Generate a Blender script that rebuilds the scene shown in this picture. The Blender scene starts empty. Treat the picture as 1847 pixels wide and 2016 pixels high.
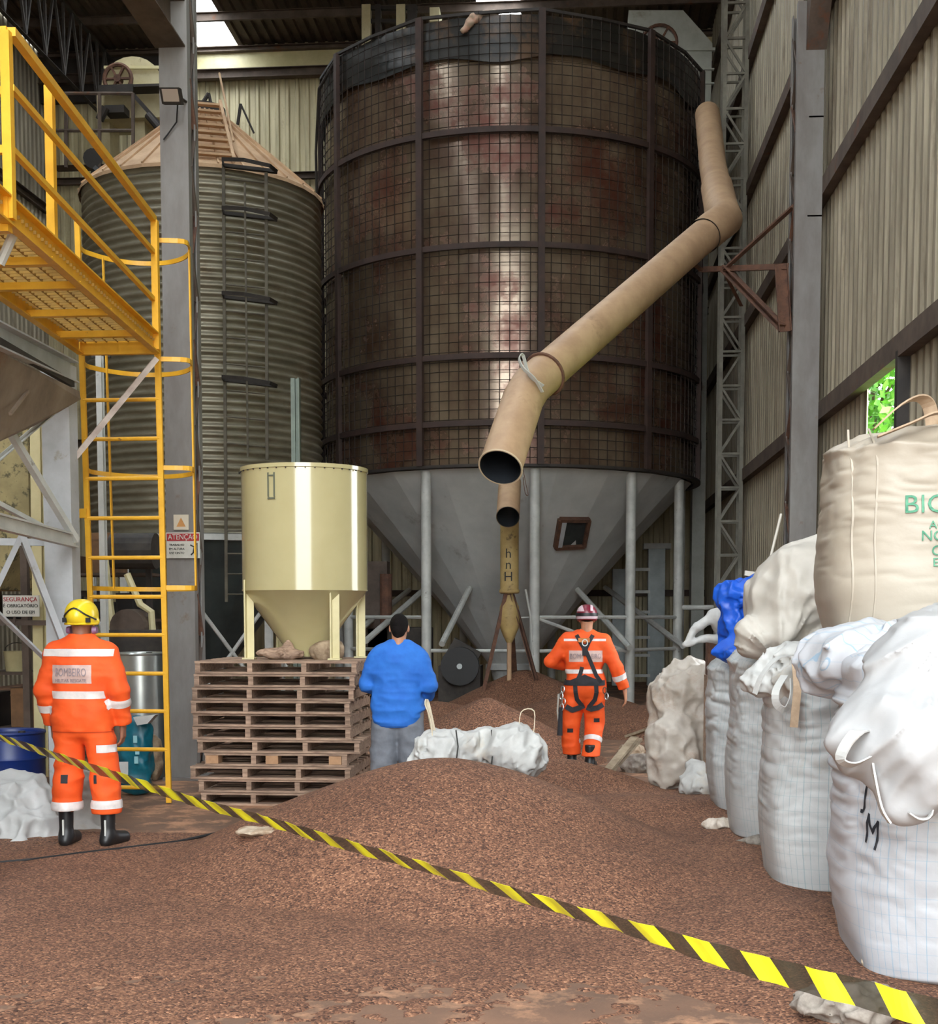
import bpy, bmesh, math, random
import numpy as np
from mathutils import Vector, Matrix, noise as mnoise

random.seed(7); np.random.seed(7)
SC = bpy.context.scene
COL = SC.collection

# ------------------------------------------------------------------ camera
F_PX = 2600.0; IW, IH = 1847.0, 2016.0
PITCH = math.radians(4.0); YAW = math.atan((1130 - IW/2)/F_PX)
HORIZON = 1210.0
CY_PX = HORIZON + F_PX*math.tan(PITCH)
EYE = Vector((0, 0, 1.67))
cam_d = bpy.data.cameras.new('camera'); cam = bpy.data.objects.new('camera', cam_d); COL.objects.link(cam)
cam_d.sensor_fit = 'VERTICAL'; cam_d.sensor_height = 36.0; cam_d.sensor_width = 36.0*IW/IH
cam_d.lens = F_PX/IH*36.0
cam_d.shift_y = (CY_PX - IH/2)/IH
cam_d.clip_start = 0.05; cam_d.clip_end = 300
cam.location = EYE
cam.rotation_euler = (math.pi/2 - PITCH, 0, YAW)
SC.camera = cam
FWD = Vector((-math.sin(YAW)*math.cos(PITCH), math.cos(YAW)*math.cos(PITCH), -math.sin(PITCH)))
RGT = Vector((math.cos(YAW), math.sin(YAW), 0)); UPV = RGT.cross(FWD)

def ray(px, py):
    return FWD + RGT*((px - IW/2)/F_PX) + UPV*((CY_PX - py)/F_PX)
def at(px, py, Y):                       # point seen at that pixel, Y metres into the hall
    d = ray(px, py); return EYE + d*(Y/d.y)
def onx(px, py, X):
    d = ray(px, py); return EYE + d*(X/d.x)
def hz(py, px, Y):
    return at(px, py, Y).z
def xx(px, Y, py=1210):
    return at(px, py, Y).x

# ------------------------------------------------------------------ light
world = bpy.data.worlds.new('sky'); SC.world = world; world.use_nodes = True
wn = world.node_tree.nodes; wl = world.node_tree.links
bg = wn['Background']; bg.inputs[1].default_value = 1.0
tc = wn.new('ShaderNodeTexCoord'); sp = wn.new('ShaderNodeSeparateXYZ'); rp = wn.new('ShaderNodeValToRGB')
wl.new(tc.outputs['Generated'], sp.inputs[0]); wl.new(sp.outputs['Z'], rp.inputs[0])
rp.color_ramp.elements[0].position = 0.0; rp.color_ramp.elements[0].color = (0.50, 0.50, 0.47, 1)
rp.color_ramp.elements[1].position = 0.25; rp.color_ramp.elements[1].color = (0.92, 0.97, 1.0, 1)
wl.new(rp.outputs[0], bg.inputs[0])
bg.inputs[1].default_value = 7.0
SC.view_settings.view_transform = 'Standard'; SC.view_settings.look = 'None'
SC.view_settings.gamma = 1.0; SC.view_settings.use_curve_mapping = False
SC.view_settings.exposure = 0.85
SC.cycles.max_bounces = 8; SC.cycles.diffuse_bounces = 5; SC.cycles.caustics_reflective = False; SC.cycles.caustics_refractive = False
SC.cycles.sample_clamp_indirect = 6.0

# ------------------------------------------------------------------ materials
def S(r, g, b):
    f = lambda c: ((c/255.0)/12.92 if c/255.0 <= 0.04045 else (((c/255.0)+0.055)/1.055)**2.4)
    return (f(r), f(g), f(b), 1.0)

MATS = {}
def mat(name, c1, c2=None, scale=4.0, rough=0.7, metal=0.0, bump=0.0, bscale=30.0, stretch=(1, 1, 1),
        c3=None, s3=1.5, t3=0.55, w3=0.08, st3=(1, 1, 1), r3=None, rnd=0.0, spec=0.5, detail=5.0, trans=0.0):
    if name in MATS: return MATS[name]
    m = bpy.data.materials.new(name); m.use_nodes = True; MATS[name] = m
    nt = m.node_tree; N = nt.nodes; L = nt.links
    b = N['Principled BSDF']; b.inputs['Roughness'].default_value = rough; b.inputs['Metallic'].default_value = metal
    b.inputs['Specular IOR Level'].default_value = spec
    t = N.new('ShaderNodeTexCoord'); mp = N.new('ShaderNodeMapping'); mp.inputs['Scale'].default_value = stretch
    L.new(t.outputs['Object'], mp.inputs[0])
    col = None
    if c2 is None: c2 = c1
    n = N.new('ShaderNodeTexNoise'); n.inputs['Scale'].default_value = scale; n.inputs['Detail'].default_value = detail
    n.inputs['Roughness'].default_value = 0.65
    L.new(mp.outputs[0], n.inputs['Vector'])
    r = N.new('ShaderNodeValToRGB'); r.color_ramp.elements[0].color = c1; r.color_ramp.elements[1].color = c2
    r.color_ramp.elements[0].position = 0.36; r.color_ramp.elements[1].position = 0.64
    L.new(n.outputs['Fac'], r.inputs[0]); col = r.outputs[0]
    if c3 is not None:
        mp3 = N.new('ShaderNodeMapping'); mp3.inputs['Scale'].default_value = st3; mp3.inputs['Location'].default_value = (3.1, 7.7, 1.3)
        L.new(t.outputs['Object'], mp3.inputs[0])
        n3 = N.new('ShaderNodeTexNoise'); n3.inputs['Scale'].default_value = s3; n3.inputs['Detail'].default_value = 7; n3.inputs['Roughness'].default_value = 0.7
        L.new(mp3.outputs[0], n3.inputs['Vector'])
        r3n = N.new('ShaderNodeValToRGB'); r3n.color_ramp.elements[0].position = t3; r3n.color_ramp.elements[1].position = min(1, t3+w3)
        r3n.color_ramp.elements[0].color = (0, 0, 0, 1); r3n.color_ramp.elements[1].color = (1, 1, 1, 1)
        L.new(n3.outputs['Fac'], r3n.inputs[0])
        mx = N.new('ShaderNodeMix'); mx.data_type = 'RGBA'
        L.new(r3n.outputs[0], mx.inputs[0]); L.new(col, mx.inputs[6]); mx.inputs[7].default_value = c3
        col = mx.outputs[2]
        if r3 is not None:
            mr = N.new('ShaderNodeMapRange'); mr.inputs[3].default_value = rough; mr.inputs[4].default_value = r3
            L.new(r3n.outputs[0], mr.inputs[0]); L.new(mr.outputs[0], b.inputs['Roughness'])
    if rnd > 0:
        oi = N.new('ShaderNodeObjectInfo'); mr = N.new('ShaderNodeMapRange')
        mr.inputs[3].default_value = 1-rnd; mr.inputs[4].default_value = 1+rnd
        L.new(oi.outputs['Random'], mr.inputs[0])
        hs = N.new('ShaderNodeHueSaturation'); L.new(mr.outputs[0], hs.inputs['Value']); L.new(col, hs.inputs['Color']); col = hs.outputs[0]
    L.new(col, b.inputs['Base Color'])
    if bump > 0:
        bn = N.new('ShaderNodeTexNoise'); bn.inputs['Scale'].default_value = bscale; bn.inputs['Detail'].default_value = 4
        L.new(mp.outputs[0], bn.inputs['Vector'])
        bp = N.new('ShaderNodeBump'); bp.inputs['Strength'].default_value = bump; bp.inputs['Distance'].default_value = 0.02
        L.new(bn.outputs['Fac'], bp.inputs['Height']); L.new(bp.outputs[0], b.inputs['Normal'])
    if trans > 0:
        b.inputs['Alpha'].default_value = 1-trans
    return m

# ------------------------------------------------------------------ objects
ORIG = {}
def tag(o, label=None, cat=None, group=None, kind=None):
    if label: o['label'] = label
    if cat: o['category'] = cat
    if group: o['group'] = group
    if kind: o['kind'] = kind
    return o
def thing(name, label, cat, loc=(0, 0, 0), group=None, kind=None):
    o = bpy.data.objects.new(name, None); COL.objects.link(o); o.location = Vector(loc); o.empty_display_size = 0.2
    ORIG[o] = Vector(loc); return tag(o, label, cat, group, kind)
def link_mesh(name, me, material, parent=None, loc=None):
    """verts of me are in world space; the object gets its origin at loc (or its parent's)."""
    o = bpy.data.objects.new(name, me); COL.objects.link(o)
    base = ORIG[parent] if parent is not None else Vector((0, 0, 0))
    org = Vector(loc) if loc is not None else Vector(base)
    if org.length > 0: me.transform(Matrix.Translation(-org))
    o.parent = parent; o.location = org - base; ORIG[o] = org
    if material is not None:
        ms = material if isinstance(material, (list, tuple)) else [material]
        for m in ms: me.materials.append(m)
    return o
def copy_tree(o, parent=None):
    c = o.copy(); COL.objects.link(c); c.parent = parent
    for ch in o.children: copy_tree(ch, c)
    return c

class MB:
    def __init__(s): s.v = []; s.f = []; s.mi = []; s.uv = None
    def add(s, vs, fs, mi=0):
        b = len(s.v); s.v.extend([tuple(v) for v in vs]); s.f.extend([tuple(b+i for i in f) for f in fs]); s.mi.extend([mi]*len(fs)); return s
    def box(s, lo, hi, mi=0):
        x0, y0, z0 = lo; x1, y1, z1 = hi
        return s.add([(x0,y0,z0),(x1,y0,z0),(x1,y1,z0),(x0,y1,z0),(x0,y0,z1),(x1,y0,z1),(x1,y1,z1),(x0,y1,z1)],
              [(0,3,2,1),(4,5,6,7),(0,1,5,4),(1,2,6,5),(2,3,7,6),(3,0,4,7)], mi)
    def sweep(s, p0, p1, sec, up=(0, 0, 1), mi=0, close=True, caps=True):
        p0 = Vector(p0); p1 = Vector(p1); d = (p1-p0).normalized(); up = Vector(up)
        if abs(d.dot(up)) > 0.98: up = Vector((0, 1, 0)) if abs(d.y) < 0.9 else Vector((1, 0, 0))
        sx = d.cross(up).normalized(); sy = sx.cross(d).normalized(); n = len(sec)
        vs = [p0+sx*a+sy*b for a, b in sec]+[p1+sx*a+sy*b for a, b in sec]
        fs = [(i, (i+1) % n, n+(i+1) % n, n+i) for i in range(n if close else n-1)]
        if caps and close: fs += [tuple(range(n-1, -1, -1)), tuple(range(n, 2*n))]
        return s.add(vs, fs, mi)
    def bar(s, p0, p1, w, h=None, up=(0, 0, 1), mi=0):
        h = h or w; a, b = w/2, h/2
        return s.sweep(p0, p1, [(-a,-b),(a,-b),(a,b),(-a,b)], up, mi)
    def ibeam(s, p0, p1, w, h, t=0.015, up=(0, 0, 1), mi=0):
        a, b, c = w/2, h/2, t/2
        s.sweep(p0, p1, [(-a,-b),(a,-b),(a,-b+t),(-a,-b+t)], up, mi)
        s.sweep(p0, p1, [(-a,b-t),(a,b-t),(a,b),(-a,b)], up, mi)
        return s.sweep(p0, p1, [(-c,-b+t),(c,-b+t),(c,b-t),(-c,b-t)], up, mi)
    def chan(s, p0, p1, w, h, t=0.012, up=(0, 0, 1), mi=0):
        a, b = w/2, h/2
        return s.sweep(p0, p1, [(-a,-b),(a,-b),(a,-b+t),(-a+t,-b+t),(-a+t,b-t),(a,b-t),(a,b),(-a,b)], up, mi)
    def angle(s, p0, p1, w, t=0.008, up=(0, 0, 1), mi=0):
        a = w/2
        return s.sweep(p0, p1, [(-a,-a),(a,-a),(a,-a+t),(-a+t,-a+t),(-a+t,a),(-a,a)], up, mi)
    def tube(s, p0, p1, r, n=10, r2=None, mi=0, caps=True):
        p0 = Vector(p0); p1 = Vector(p1); r2 = r if r2 is None else r2
        d = (p1-p0).normalized(); u = Vector((0, 0, 1)) if abs(d.z) < 0.95 else Vector((1, 0, 0))
        sx = d.cross(u).normalized(); sy = sx.cross(d)
        vs = []
        for p, q in ((p0, r), (p1, r2)):
            for i in range(n):
                a = 2*math.pi*i/n; vs.append(p+sx*math.cos(a)*q+sy*math.sin(a)*q)
        fs = [(i, (i+1) % n, n+(i+1) % n, n+i) for i in range(n)]
        if caps: fs += [tuple(range(n-1, -1, -1)), tuple(range(n, 2*n))]
        return s.add(vs, fs, mi)
    def path(s, pts, r, n=8, mi=0, flat=None, closed=False, caps=True):
        """tube (or flat strap: flat=(w,t)) through pts"""
        P = [Vector(p) for p in pts]; m = len(P); rings = []
        T = []
        for i in range(m):
            a = P[(i-1) % m] if (closed or i > 0) else P[i]; b = P[(i+1) % m] if (closed or i < m-1) else P[i]
            T.append((b-a).normalized())
        u = Vector((0, 0, 1)) if abs(T[0].z) < 0.9 else Vector((1, 0, 0))
        sx = T[0].cross(u).normalized()
        rr = r if isinstance(r, (list, tuple)) else [r]*m
        vs = []
        for i in range(m):
            sx = (sx - T[i]*sx.dot(T[i])).normalized(); sy = T[i].cross(sx)
            for k in range(n):
                if flat:
                    c = [(-.5,-.5),(.5,-.5),(.5,.5),(-.5,.5)][k]; vs.append(P[i]+sx*c[0]*flat[0]+sy*c[1]*flat[1])
                else:
                    a = 2*math.pi*k/n; vs.append(P[i]+sx*math.cos(a)*rr[i]+sy*math.sin(a)*rr[i])
        fs = []
        for i in range(m if closed else m-1):
            j = (i+1) % m
            for k in range(n): fs.append((i*n+k, i*n+(k+1) % n, j*n+(k+1) % n, j*n+k))
        if not closed and caps: fs += [tuple(range(n-1, -1, -1)), tuple(range((m-1)*n, m*n))]
        return s.add(vs, fs, mi)
    def strap(s, pts, w, t, mi=0, smooth=4):
        P = [Vector(p) for p in pts]
        if len(P) > 2 and smooth > 1:
            Q = []
            for i in range(len(P)-1):
                p0, p1, p2, p3 = P[max(i-1, 0)], P[i], P[i+1], P[min(i+2, len(P)-1)]
                for k in range(smooth):
                    u = k/smooth; Q.append(.5*((2*p1)+(p2-p0)*u+(2*p0-5*p1+4*p2-p3)*u*u+(3*p1-p0-3*p2+p3)*u**3))
            P = Q+[P[-1]]
        return s.path(P, 0, n=4, flat=(w, t), mi=mi)
    def lathe(s, prof, c, n=48, a0=0, a1=2*math.pi, mi=0, cap=False):
        full = abs(a1-a0-2*math.pi) < 1e-6; k = n if full else n+1
        vs = []
        for r, z in prof:
            for i in range(k):
                a = a0+(a1-a0)*i/n; vs.append((c[0]+r*math.cos(a), c[1]+r*math.sin(a), c[2]+z))
        fs = []
        for j in range(len(prof)-1):
            for i in range(n):
                i2 = (i+1) % k
                fs.append((j*k+i, j*k+i2, (j+1)*k+i2, (j+1)*k+i))
        if cap:
            fs.append(tuple(range(k-1, -1, -1))); fs.append(tuple(range((len(prof)-1)*k, len(prof)*k)))
        return s.add(vs, fs, mi)
    def prism(s, poly, dvec, mi=0):
        """poly: list of 3-D points, extruded by dvec"""
        n = len(poly); d = Vector(dvec); P = [Vector(p) for p in poly]
        return s.add(P+[p+d for p in P], [tuple(range(n-1, -1, -1)), tuple(range(n, 2*n))]+[(i, (i+1) % n, n+(i+1) % n, n+i) for i in range(n)], mi)
    def mesh(s, name, smooth=False):
        me = bpy.data.meshes.new(name); me.from_pydata(s.v, [], s.f)
        if any(s.mi): me.polygons.foreach_set('material_index', s.mi)
        if smooth is True: me.polygons.foreach_set('use_smooth', [True]*len(s.f))
        me.update(); return me
    def build(s, name, material, parent=None, loc=None, smooth=False, fix=True, bevel=0):
        me = s.mesh(name, smooth)
        if fix:
            bm = bmesh.new(); bm.from_mesh(me); bmesh.ops.recalc_face_normals(bm, faces=bm.faces); bm.to_mesh(me); bm.free()
        if smooth == 'auto':
            me.polygons.foreach_set('use_smooth', [True]*len(me.polygons)); me.set_sharp_from_angle(angle=math.radians(35))
        o = link_mesh(name, me, material, parent, loc)
        if bevel:
            b = o.modifiers.new('bevel', 'BEVEL'); b.width = bevel; b.segments = 2; b.limit_method = 'ANGLE'
        return o

def wobble(me, amp, sc, seed=0.0):
    n = len(me.vertices); co = np.empty(n*3); me.vertices.foreach_get('co', co); co = co.reshape(-1, 3)
    co += (np.stack([vnoise(co*sc+seed+k*17.3) for k in range(3)], 1)-.5)*2*amp
    me.vertices.foreach_set('co', co.ravel()); me.update()

# ------------------------------------------------------------------ vector noise and implicit surfaces
_TAB = np.random.RandomState(3).rand(32, 32, 32).astype(np.float32)
def vnoise(p):
    """smooth value noise in 0..1 for points (...,3)"""
    p = np.asarray(p, dtype=np.float32); i = np.floor(p).astype(np.int32); f = p-i; f = f*f*(3-2*f); i &= 31; j = (i+1) & 31
    x0, y0, z0 = i[..., 0], i[..., 1], i[..., 2]; x1, y1, z1 = j[..., 0], j[..., 1], j[..., 2]
    fx, fy, fz = f[..., 0], f[..., 1], f[..., 2]; T = _TAB
    a = T[x0,y0,z0]*(1-fx)+T[x1,y0,z0]*fx; b = T[x0,y1,z0]*(1-fx)+T[x1,y1,z0]*fx
    c = T[x0,y0,z1]*(1-fx)+T[x1,y0,z1]*fx; d = T[x0,y1,z1]*(1-fx)+T[x1,y1,z1]*fx
    return (a*(1-fy)+b*fy)*(1-fz)+(c*(1-fy)+d*fy)*fz
def ridged(p, octv=3):
    """creased fabric: 0..1 with sharp ridges"""
    s = 0; a = 1.0; t = 0
    for k in range(octv):
        s = s+a*(1-np.abs(2*vnoise(p*(1.9**k)+k*11.7)-1)); t += a; a *= 0.55
    return s/t

def worley(p, seed=0.0):
    """distance to the nearest scattered point: sharp where two cells meet, like a crease in crumpled cloth"""
    i = np.floor(p).astype(np.int32); f = p-i; best = np.full(p.shape[:-1], 9.0)
    for a in (-1, 0, 1):
        for b in (-1, 0, 1):
            for c in (-1, 0, 1):
                j = (i+np.array([a, b, c])) & 31; o = np.stack([_TAB[j[..., 0], j[..., 1], j[..., 2]], _TAB[j[..., 1], j[..., 2], j[..., 0]], _TAB[j[..., 2], j[..., 0], j[..., 1]]], -1)
                best = np.minimum(best, ((np.array([a, b, c])+o-f)**2).sum(-1))
    return np.sqrt(best)

class Field:
    """signed distance grid with smooth unions of tapered capsules and ellipsoids -> one continuous mesh"""
    def __init__(s, lo, hi, res):
        s.lo = np.array(lo, float); s.res = res
        s.n = np.ceil((np.array(hi, float)-s.lo)/res).astype(int)+1
        s.ax = [s.lo[k]+np.arange(s.n[k])*res for k in range(3)]
        s.v = np.full(s.n, 0.3, dtype=np.float32)
    def _blk(s, lo, hi, m=0.12):
        a = np.maximum(0, np.floor((np.array(lo)-m-s.lo)/s.res).astype(int)); b = np.minimum(s.n, np.ceil((np.array(hi)+m-s.lo)/s.res).astype(int)+1)
        sl = tuple(slice(a[k], max(a[k], b[k])) for k in range(3))
        g = np.stack(np.meshgrid(*[s.ax[k][sl[k]] for k in range(3)], indexing='ij'), -1)
        return sl, g
    def _mix(s, sl, d, k, op):
        v = s.v[sl]
        if op == 'u':
            if k > 0:
                h = np.clip(0.5+0.5*(v-d)/k, 0, 1); s.v[sl] = v*(1-h)+d*h-k*h*(1-h)
            else: s.v[sl] = np.minimum(v, d)
        else:
            s.v[sl] = np.maximum(v, -d)
    def cap(s, a, b, ra, rb=None, k=0.03, op='u', sq=(1, 1, 1)):
        rb = ra if rb is None else rb; a = np.array(a, float); b = np.array(b, float); r = max(ra, rb)/min(sq)
        sl, g = s._blk(np.minimum(a, b)-r, np.maximum(a, b)+r)
        if g.size == 0: return s
        q = np.array(sq, float); A = a*q; B = b*q; G = g*q
        ab = B-A; t = np.clip(((G-A)@ab)/max(1e-9, ab@ab), 0, 1)
        d = np.linalg.norm(G-A-t[..., None]*ab, axis=-1)-(ra+(rb-ra)*t)
        s._mix(sl, d.astype(np.float32), k, op); return s
    def ell(s, c, r, k=0.03, op='u', rot=None, pw=2.0):
        c = np.array(c, float); r = np.array(r, float); R = max(r)
        sl, g = s._blk(c-R, c+R)
        if g.size == 0: return s
        p = g-c
        if rot is not None: p = p@np.array(rot.to_3x3())          # rot: local->world
        q = np.abs(p/r)
        d = ((q**pw).sum(-1)**(1/pw)-1)*min(r)
        s._mix(sl, d.astype(np.float32), k, op); return s
    def disp(s, fn):
        near = np.abs(s.v) < 0.15; idx = np.nonzero(near)
        p = np.stack([s.ax[k][idx[k]] for k in range(3)], -1)
        s.v[near] += fn(p).astype(np.float32); return s
    def cut(s, fn):
        g = np.stack(np.meshgrid(*s.ax, indexing='ij'), -1); s.v = np.maximum(s.v, fn(g).astype(np.float32)); return s
    def arrays(s):
        v = s.v; v[0] = v[-1] = 0.3; v[:, 0] = v[:, -1] = 0.3; v[:, :, 0] = v[:, :, -1] = 0.3
        ins = v < 0; nx, ny, nz = v.shape
        cnt = np.zeros((nx-1, ny-1, nz-1), np.int8)
        for i in (0, 1):
            for j in (0, 1):
                for k in (0, 1): cnt += ins[i:nx-1+i, j:ny-1+j, k:nz-1+k]
        act = (cnt > 0) & (cnt < 8); I = np.full(cnt.shape, -1, np.int64); ids = np.nonzero(act); m = len(ids[0]); I[ids] = np.arange(m)
        acc = np.zeros((m, 3)); num = np.zeros(m)
        C = [(0,0,0),(1,0,0),(0,1,0),(1,1,0),(0,0,1),(1,0,1),(0,1,1),(1,1,1)]
        for a, b in ((0,1),(2,3),(4,5),(6,7),(0,2),(1,3),(4,6),(5,7),(0,4),(1,5),(2,6),(3,7)):
            ca, cb = C[a], C[b]
            va = v[ids[0]+ca[0], ids[1]+ca[1], ids[2]+ca[2]]; vb = v[ids[0]+cb[0], ids[1]+cb[1], ids[2]+cb[2]]
            x = (va < 0) != (vb < 0); t = np.where(x, va/np.where(x, va-vb, 1), 0)
            p = np.array(ca)+t[:, None]*(np.array(cb)-np.array(ca)); acc += np.where(x[:, None], p, 0); num += x
        P = s.lo+(np.stack(ids, -1)+acc/num[:, None])*s.res
        Q = []
        for ax in range(3):
            o = [0, 0, 0]; o[ax] = 1
            A = ins[:nx-o[0], :ny-o[1], :nz-o[2]]; B = ins[o[0]:, o[1]:, o[2]:]
            x = A != B; u, w = [(1, 2), (2, 0), (0, 1)][ax]
            e = np.nonzero(x); ok = (e[u] > 0) & (e[w] > 0) & (e[u] < v.shape[u]-1) & (e[w] < v.shape[w]-1); e = [q[ok] for q in e]; fl = A[tuple(e)]
            def idx(du, dw):
                q = [e[0].copy(), e[1].copy(), e[2].copy()]; q[u] = q[u]+du; q[w] = q[w]+dw; return I[q[0], q[1], q[2]]
            quad = np.stack([idx(-1, -1), idx(0, -1), idx(0, 0), idx(-1, 0)], -1)
            quad[~fl] = quad[~fl][:, ::-1]; Q.append(quad)
        return P, np.concatenate(Q)
    def mesh(s, name='m', relax=1):
        P, Q = s.arrays()
        for _ in range(relax):
            n = len(P); acc = np.zeros((n, 3)); c = np.zeros(n)
            for a, b in ((0, 1), (1, 2), (2, 3), (3, 0)):
                np.add.at(acc, Q[:, a], P[Q[:, b]]); np.add.at(acc, Q[:, b], P[Q[:, a]]); np.add.at(c, Q[:, a], 1); np.add.at(c, Q[:, b], 1)
            P = P*0.5+0.5*acc/np.maximum(c, 1)[:, None]
        me = bpy.data.meshes.new(name); nv, nq = len(P), len(Q)
        me.vertices.add(nv); me.vertices.foreach_set('co', P.ravel())
        me.loops.add(nq*4); me.loops.foreach_set('vertex_index', Q.ravel().astype(np.int32))
        me.polygons.add(nq); me.polygons.foreach_set('loop_start', np.arange(0, nq*4, 4, dtype=np.int32)); me.polygons.foreach_set('loop_total', np.full(nq, 4, np.int32))
        me.update(calc_edges=True); me.validate(); me.polygons.foreach_set('use_smooth', [True]*len(me.polygons)); return me

def patch(src, planes, off, name, material, parent, mat_world=None, pred=None, loc=None):
    """a strip cut out of a mesh (world coords) by planes [(co, no keeps positive side)], lifted off it: bands, belts"""
    bm = bmesh.new(); bm.from_mesh(src)
    for co, no in planes:
        g = bm.verts[:]+bm.edges[:]+bm.faces[:]
        bmesh.ops.bisect_plane(bm, geom=g, plane_co=co, plane_no=no, clear_inner=True)
    if pred:
        bmesh.ops.delete(bm, geom=[f for f in bm.faces if not pred(f.calc_center_median(), f.normal)], context='FACES')
    bm.normal_update()
    outer = [(v, v.normal.copy()) for v in bm.verts]
    for v, n in outer: v.co += n*off
    me = bpy.data.meshes.new(name); bm.to_mesh(me); bm.free()
    for p in me.polygons: p.use_smooth = True
    if len(me.polygons) == 0: return None
    return link_mesh(name, me, material, parent, loc)

def text_mesh(s, size, ext=0.002, align='CENTER'):
    c = bpy.data.curves.new('t', 'FONT'); c.body = s; c.size = size; c.extrude = ext; c.align_x = align; c.align_y = 'CENTER'; c.resolution_u = 3
    o = bpy.data.objects.new('t', c); COL.objects.link(o)
    dg = bpy.context.evaluated_depsgraph_get(); dg.update()
    me = bpy.data.meshes.new_from_object(o.evaluated_get(dg)); bpy.data.objects.remove(o); bpy.data.curves.remove(c)
    return me
def text_on(s, size, origin, xdir, ydir, material, parent, name='lettering', ext=0.002, bold=1.0, align='CENTER', fn=None):
    me = text_mesh(s, size, ext, align)
    o3 = Vector(origin); X = Vector(xdir).normalized(); Y = Vector(ydir).normalized(); Z = X.cross(Y)
    if fn:
        for v in me.vertices: v.co = fn(v.co.x*bold, v.co.y, v.co.z)
    else:
        for v in me.vertices: v.co = o3+X*v.co.x*bold+Y*v.co.y+Z*v.co.z
    return link_mesh(name, me, material, parent)
# ================================================================== THE HALL
XW = 3.2            # right cladding plane
YB = 33.0           # back wall
HR = hz(92, 500, YB)   # roof height
XL = -13.3
m_clad = mat('wall_cladding', S(172,163,142), S(134,125,108), scale=2.0, rough=.55, metal=.15, stretch=(5, 5, .35), c3=S(88,72,56), s3=1.2, t3=.56, w3=.2, st3=(3, 3, .5), rnd=.07)
m_cladb = mat('back_wall_cladding', S(206,196,160), S(168,158,126), scale=1.5, rough=.5, metal=.1, stretch=(3, 3, .3), c3=S(130,112,84), s3=1.0, t3=.58, w3=.2, rnd=.05)
m_roof = mat('roof_sheet', S(92,78,66), S(66,56,48), scale=1.2, rough=.8, stretch=(1, .3, 1), c3=S(50,40,34), s3=.8, t3=.5, w3=.2)
m_girt = mat('girt_steel', S(98,84,74), S(74,62,54), scale=3, rough=.75, c3=S(106,66,44), s3=2.5, t3=.6, w3=.1)
m_col = mat('column_steel', S(134,132,130), S(112,106,102), scale=2.2, rough=.6, stretch=(1, 1, .4), c3=S(112,88,70), s3=3.0, t3=.62, w3=.12, bump=.05)
m_colw = mat('pale_column_paint', S(196,200,204), S(170,174,176), scale=2, rough=.55, c3=S(150,140,124), s3=5, t3=.6, w3=.1)
m_dark = mat('dark_steel', S(56,50,46), S(40,36,34), scale=4, rough=.7)
m_rust = mat('rusty_steel', S(114,80,62), S(84,60,50), scale=7, rough=.85, c3=S(70,46,38), s3=9, t3=.58, w3=.08, bump=.1)
m_grey = mat('grey_paint', S(206,207,202), S(182,184,180), scale=3, rough=.45, c3=S(112,98,84), s3=6, t3=.64, w3=.08)
m_yel = mat('yellow_paint', S(238,182,50), S(224,166,40), scale=6, rough=.45, c3=S(150,100,34), s3=9, t3=.66, w3=.06)
m_cream = mat('cream_paint', S(214,204,160), S(198,188,142), scale=3, rough=.4, c3=S(150,120,78), s3=6, t3=.68, w3=.05)
m_wood = mat('weathered_wood', S(170,143,122), S(118,96,81), scale=5, rough=.9, stretch=(1, 8, 8), bump=.15, rnd=.2)
m_white = mat('bag_fabric_plain', S(192,192,189), S(174,174,172), scale=5, rough=.55, bump=.06, bscale=60, c3=S(186,172,152), s3=2.2, t3=.6, w3=.2)
m_black = mat('black_rubber', S(26,26,28), S(18,18,20), rough=.5)
m_galv = mat('galvanised', S(176,182,182), S(140,146,146), scale=6, rough=.35, metal=.8)
m_ink = mat('dark_ink', S(50,50,48), rough=.8)

# ---- floor and the heap of feed pellets that covers it
def smax(vals, k=0.06):
    a = vals[0]
    for b in vals[1:]:
        h = np.clip(.5+.5*(a-b)/k, 0, 1); a = a*h+b*(1-h)+k*h*(1-h)
    return a
def cone(X, Y, px, Yc, h, slope=.52, a=.25, ex=1.0, ey=1.0):
    cx = xx(px, Yc); r = np.sqrt(((X-cx)*ex)**2+((Y-Yc)*ey)**2); return h-slope*(np.sqrt(r*r+a*a)-a)
def heap_h(X, Y):
    base = 0*X-.04
    c = [base, cone(X, Y, 868, 9.05, .68, .50, .62), cone(X, Y, 700, 8.6, .30, .3, .5), cone(X, Y, 1010, 8.3, .34, .33, .5),
         cone(X, Y, 960, 15.2, .72, .56, .10), cone(X, Y, 1105, 12.1, .33, .40, .35), cone(X, Y, 1290, 10.9, .16, .16, .5), cone(X, Y, 1200, 9.2, .12, .14, .5), .11-.10*np.abs(X-1.15)-.03*np.maximum(0, 7-Y)**2-.04*np.maximum(0, Y-11.5)**2,
         cone(X, Y, 1035, 22.6, .72, .5, .25), cone(X, Y, 1260, 19.5, .34, .25, .6), cone(X, Y, 850, 19.0, .42, .4, .4), cone(X, Y, 1150, 20.5, .45, .35, .5)]
    z = smax(c, .05)
    n = vnoise(np.stack([X*1.3, Y*1.3, X*0], -1))-.5; n2 = vnoise(np.stack([X*5, Y*5, X*0+4], -1))-.5
    return z+(n*.035+n2*.008)*np.clip((z+.05)*9, 0, 1)
def ground_z(x, y):
    return max(0.0, float(heap_h(np.array([x]), np.array([y]))[0]))

m_floor = mat('concrete_floor', S(128,96,76), S(98,76,62), scale=1.1, rough=.85, bump=.12, bscale=60, c3=S(176,132,102), s3=2.6, t3=.50, w3=.12, detail=9)
mb = MB(); mb.box((XL-.5, -14, -.3), (XW+.3, YB+.3, 0))
floor = mb.build('floor', m_floor); tag(floor, kind='structure')

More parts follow.
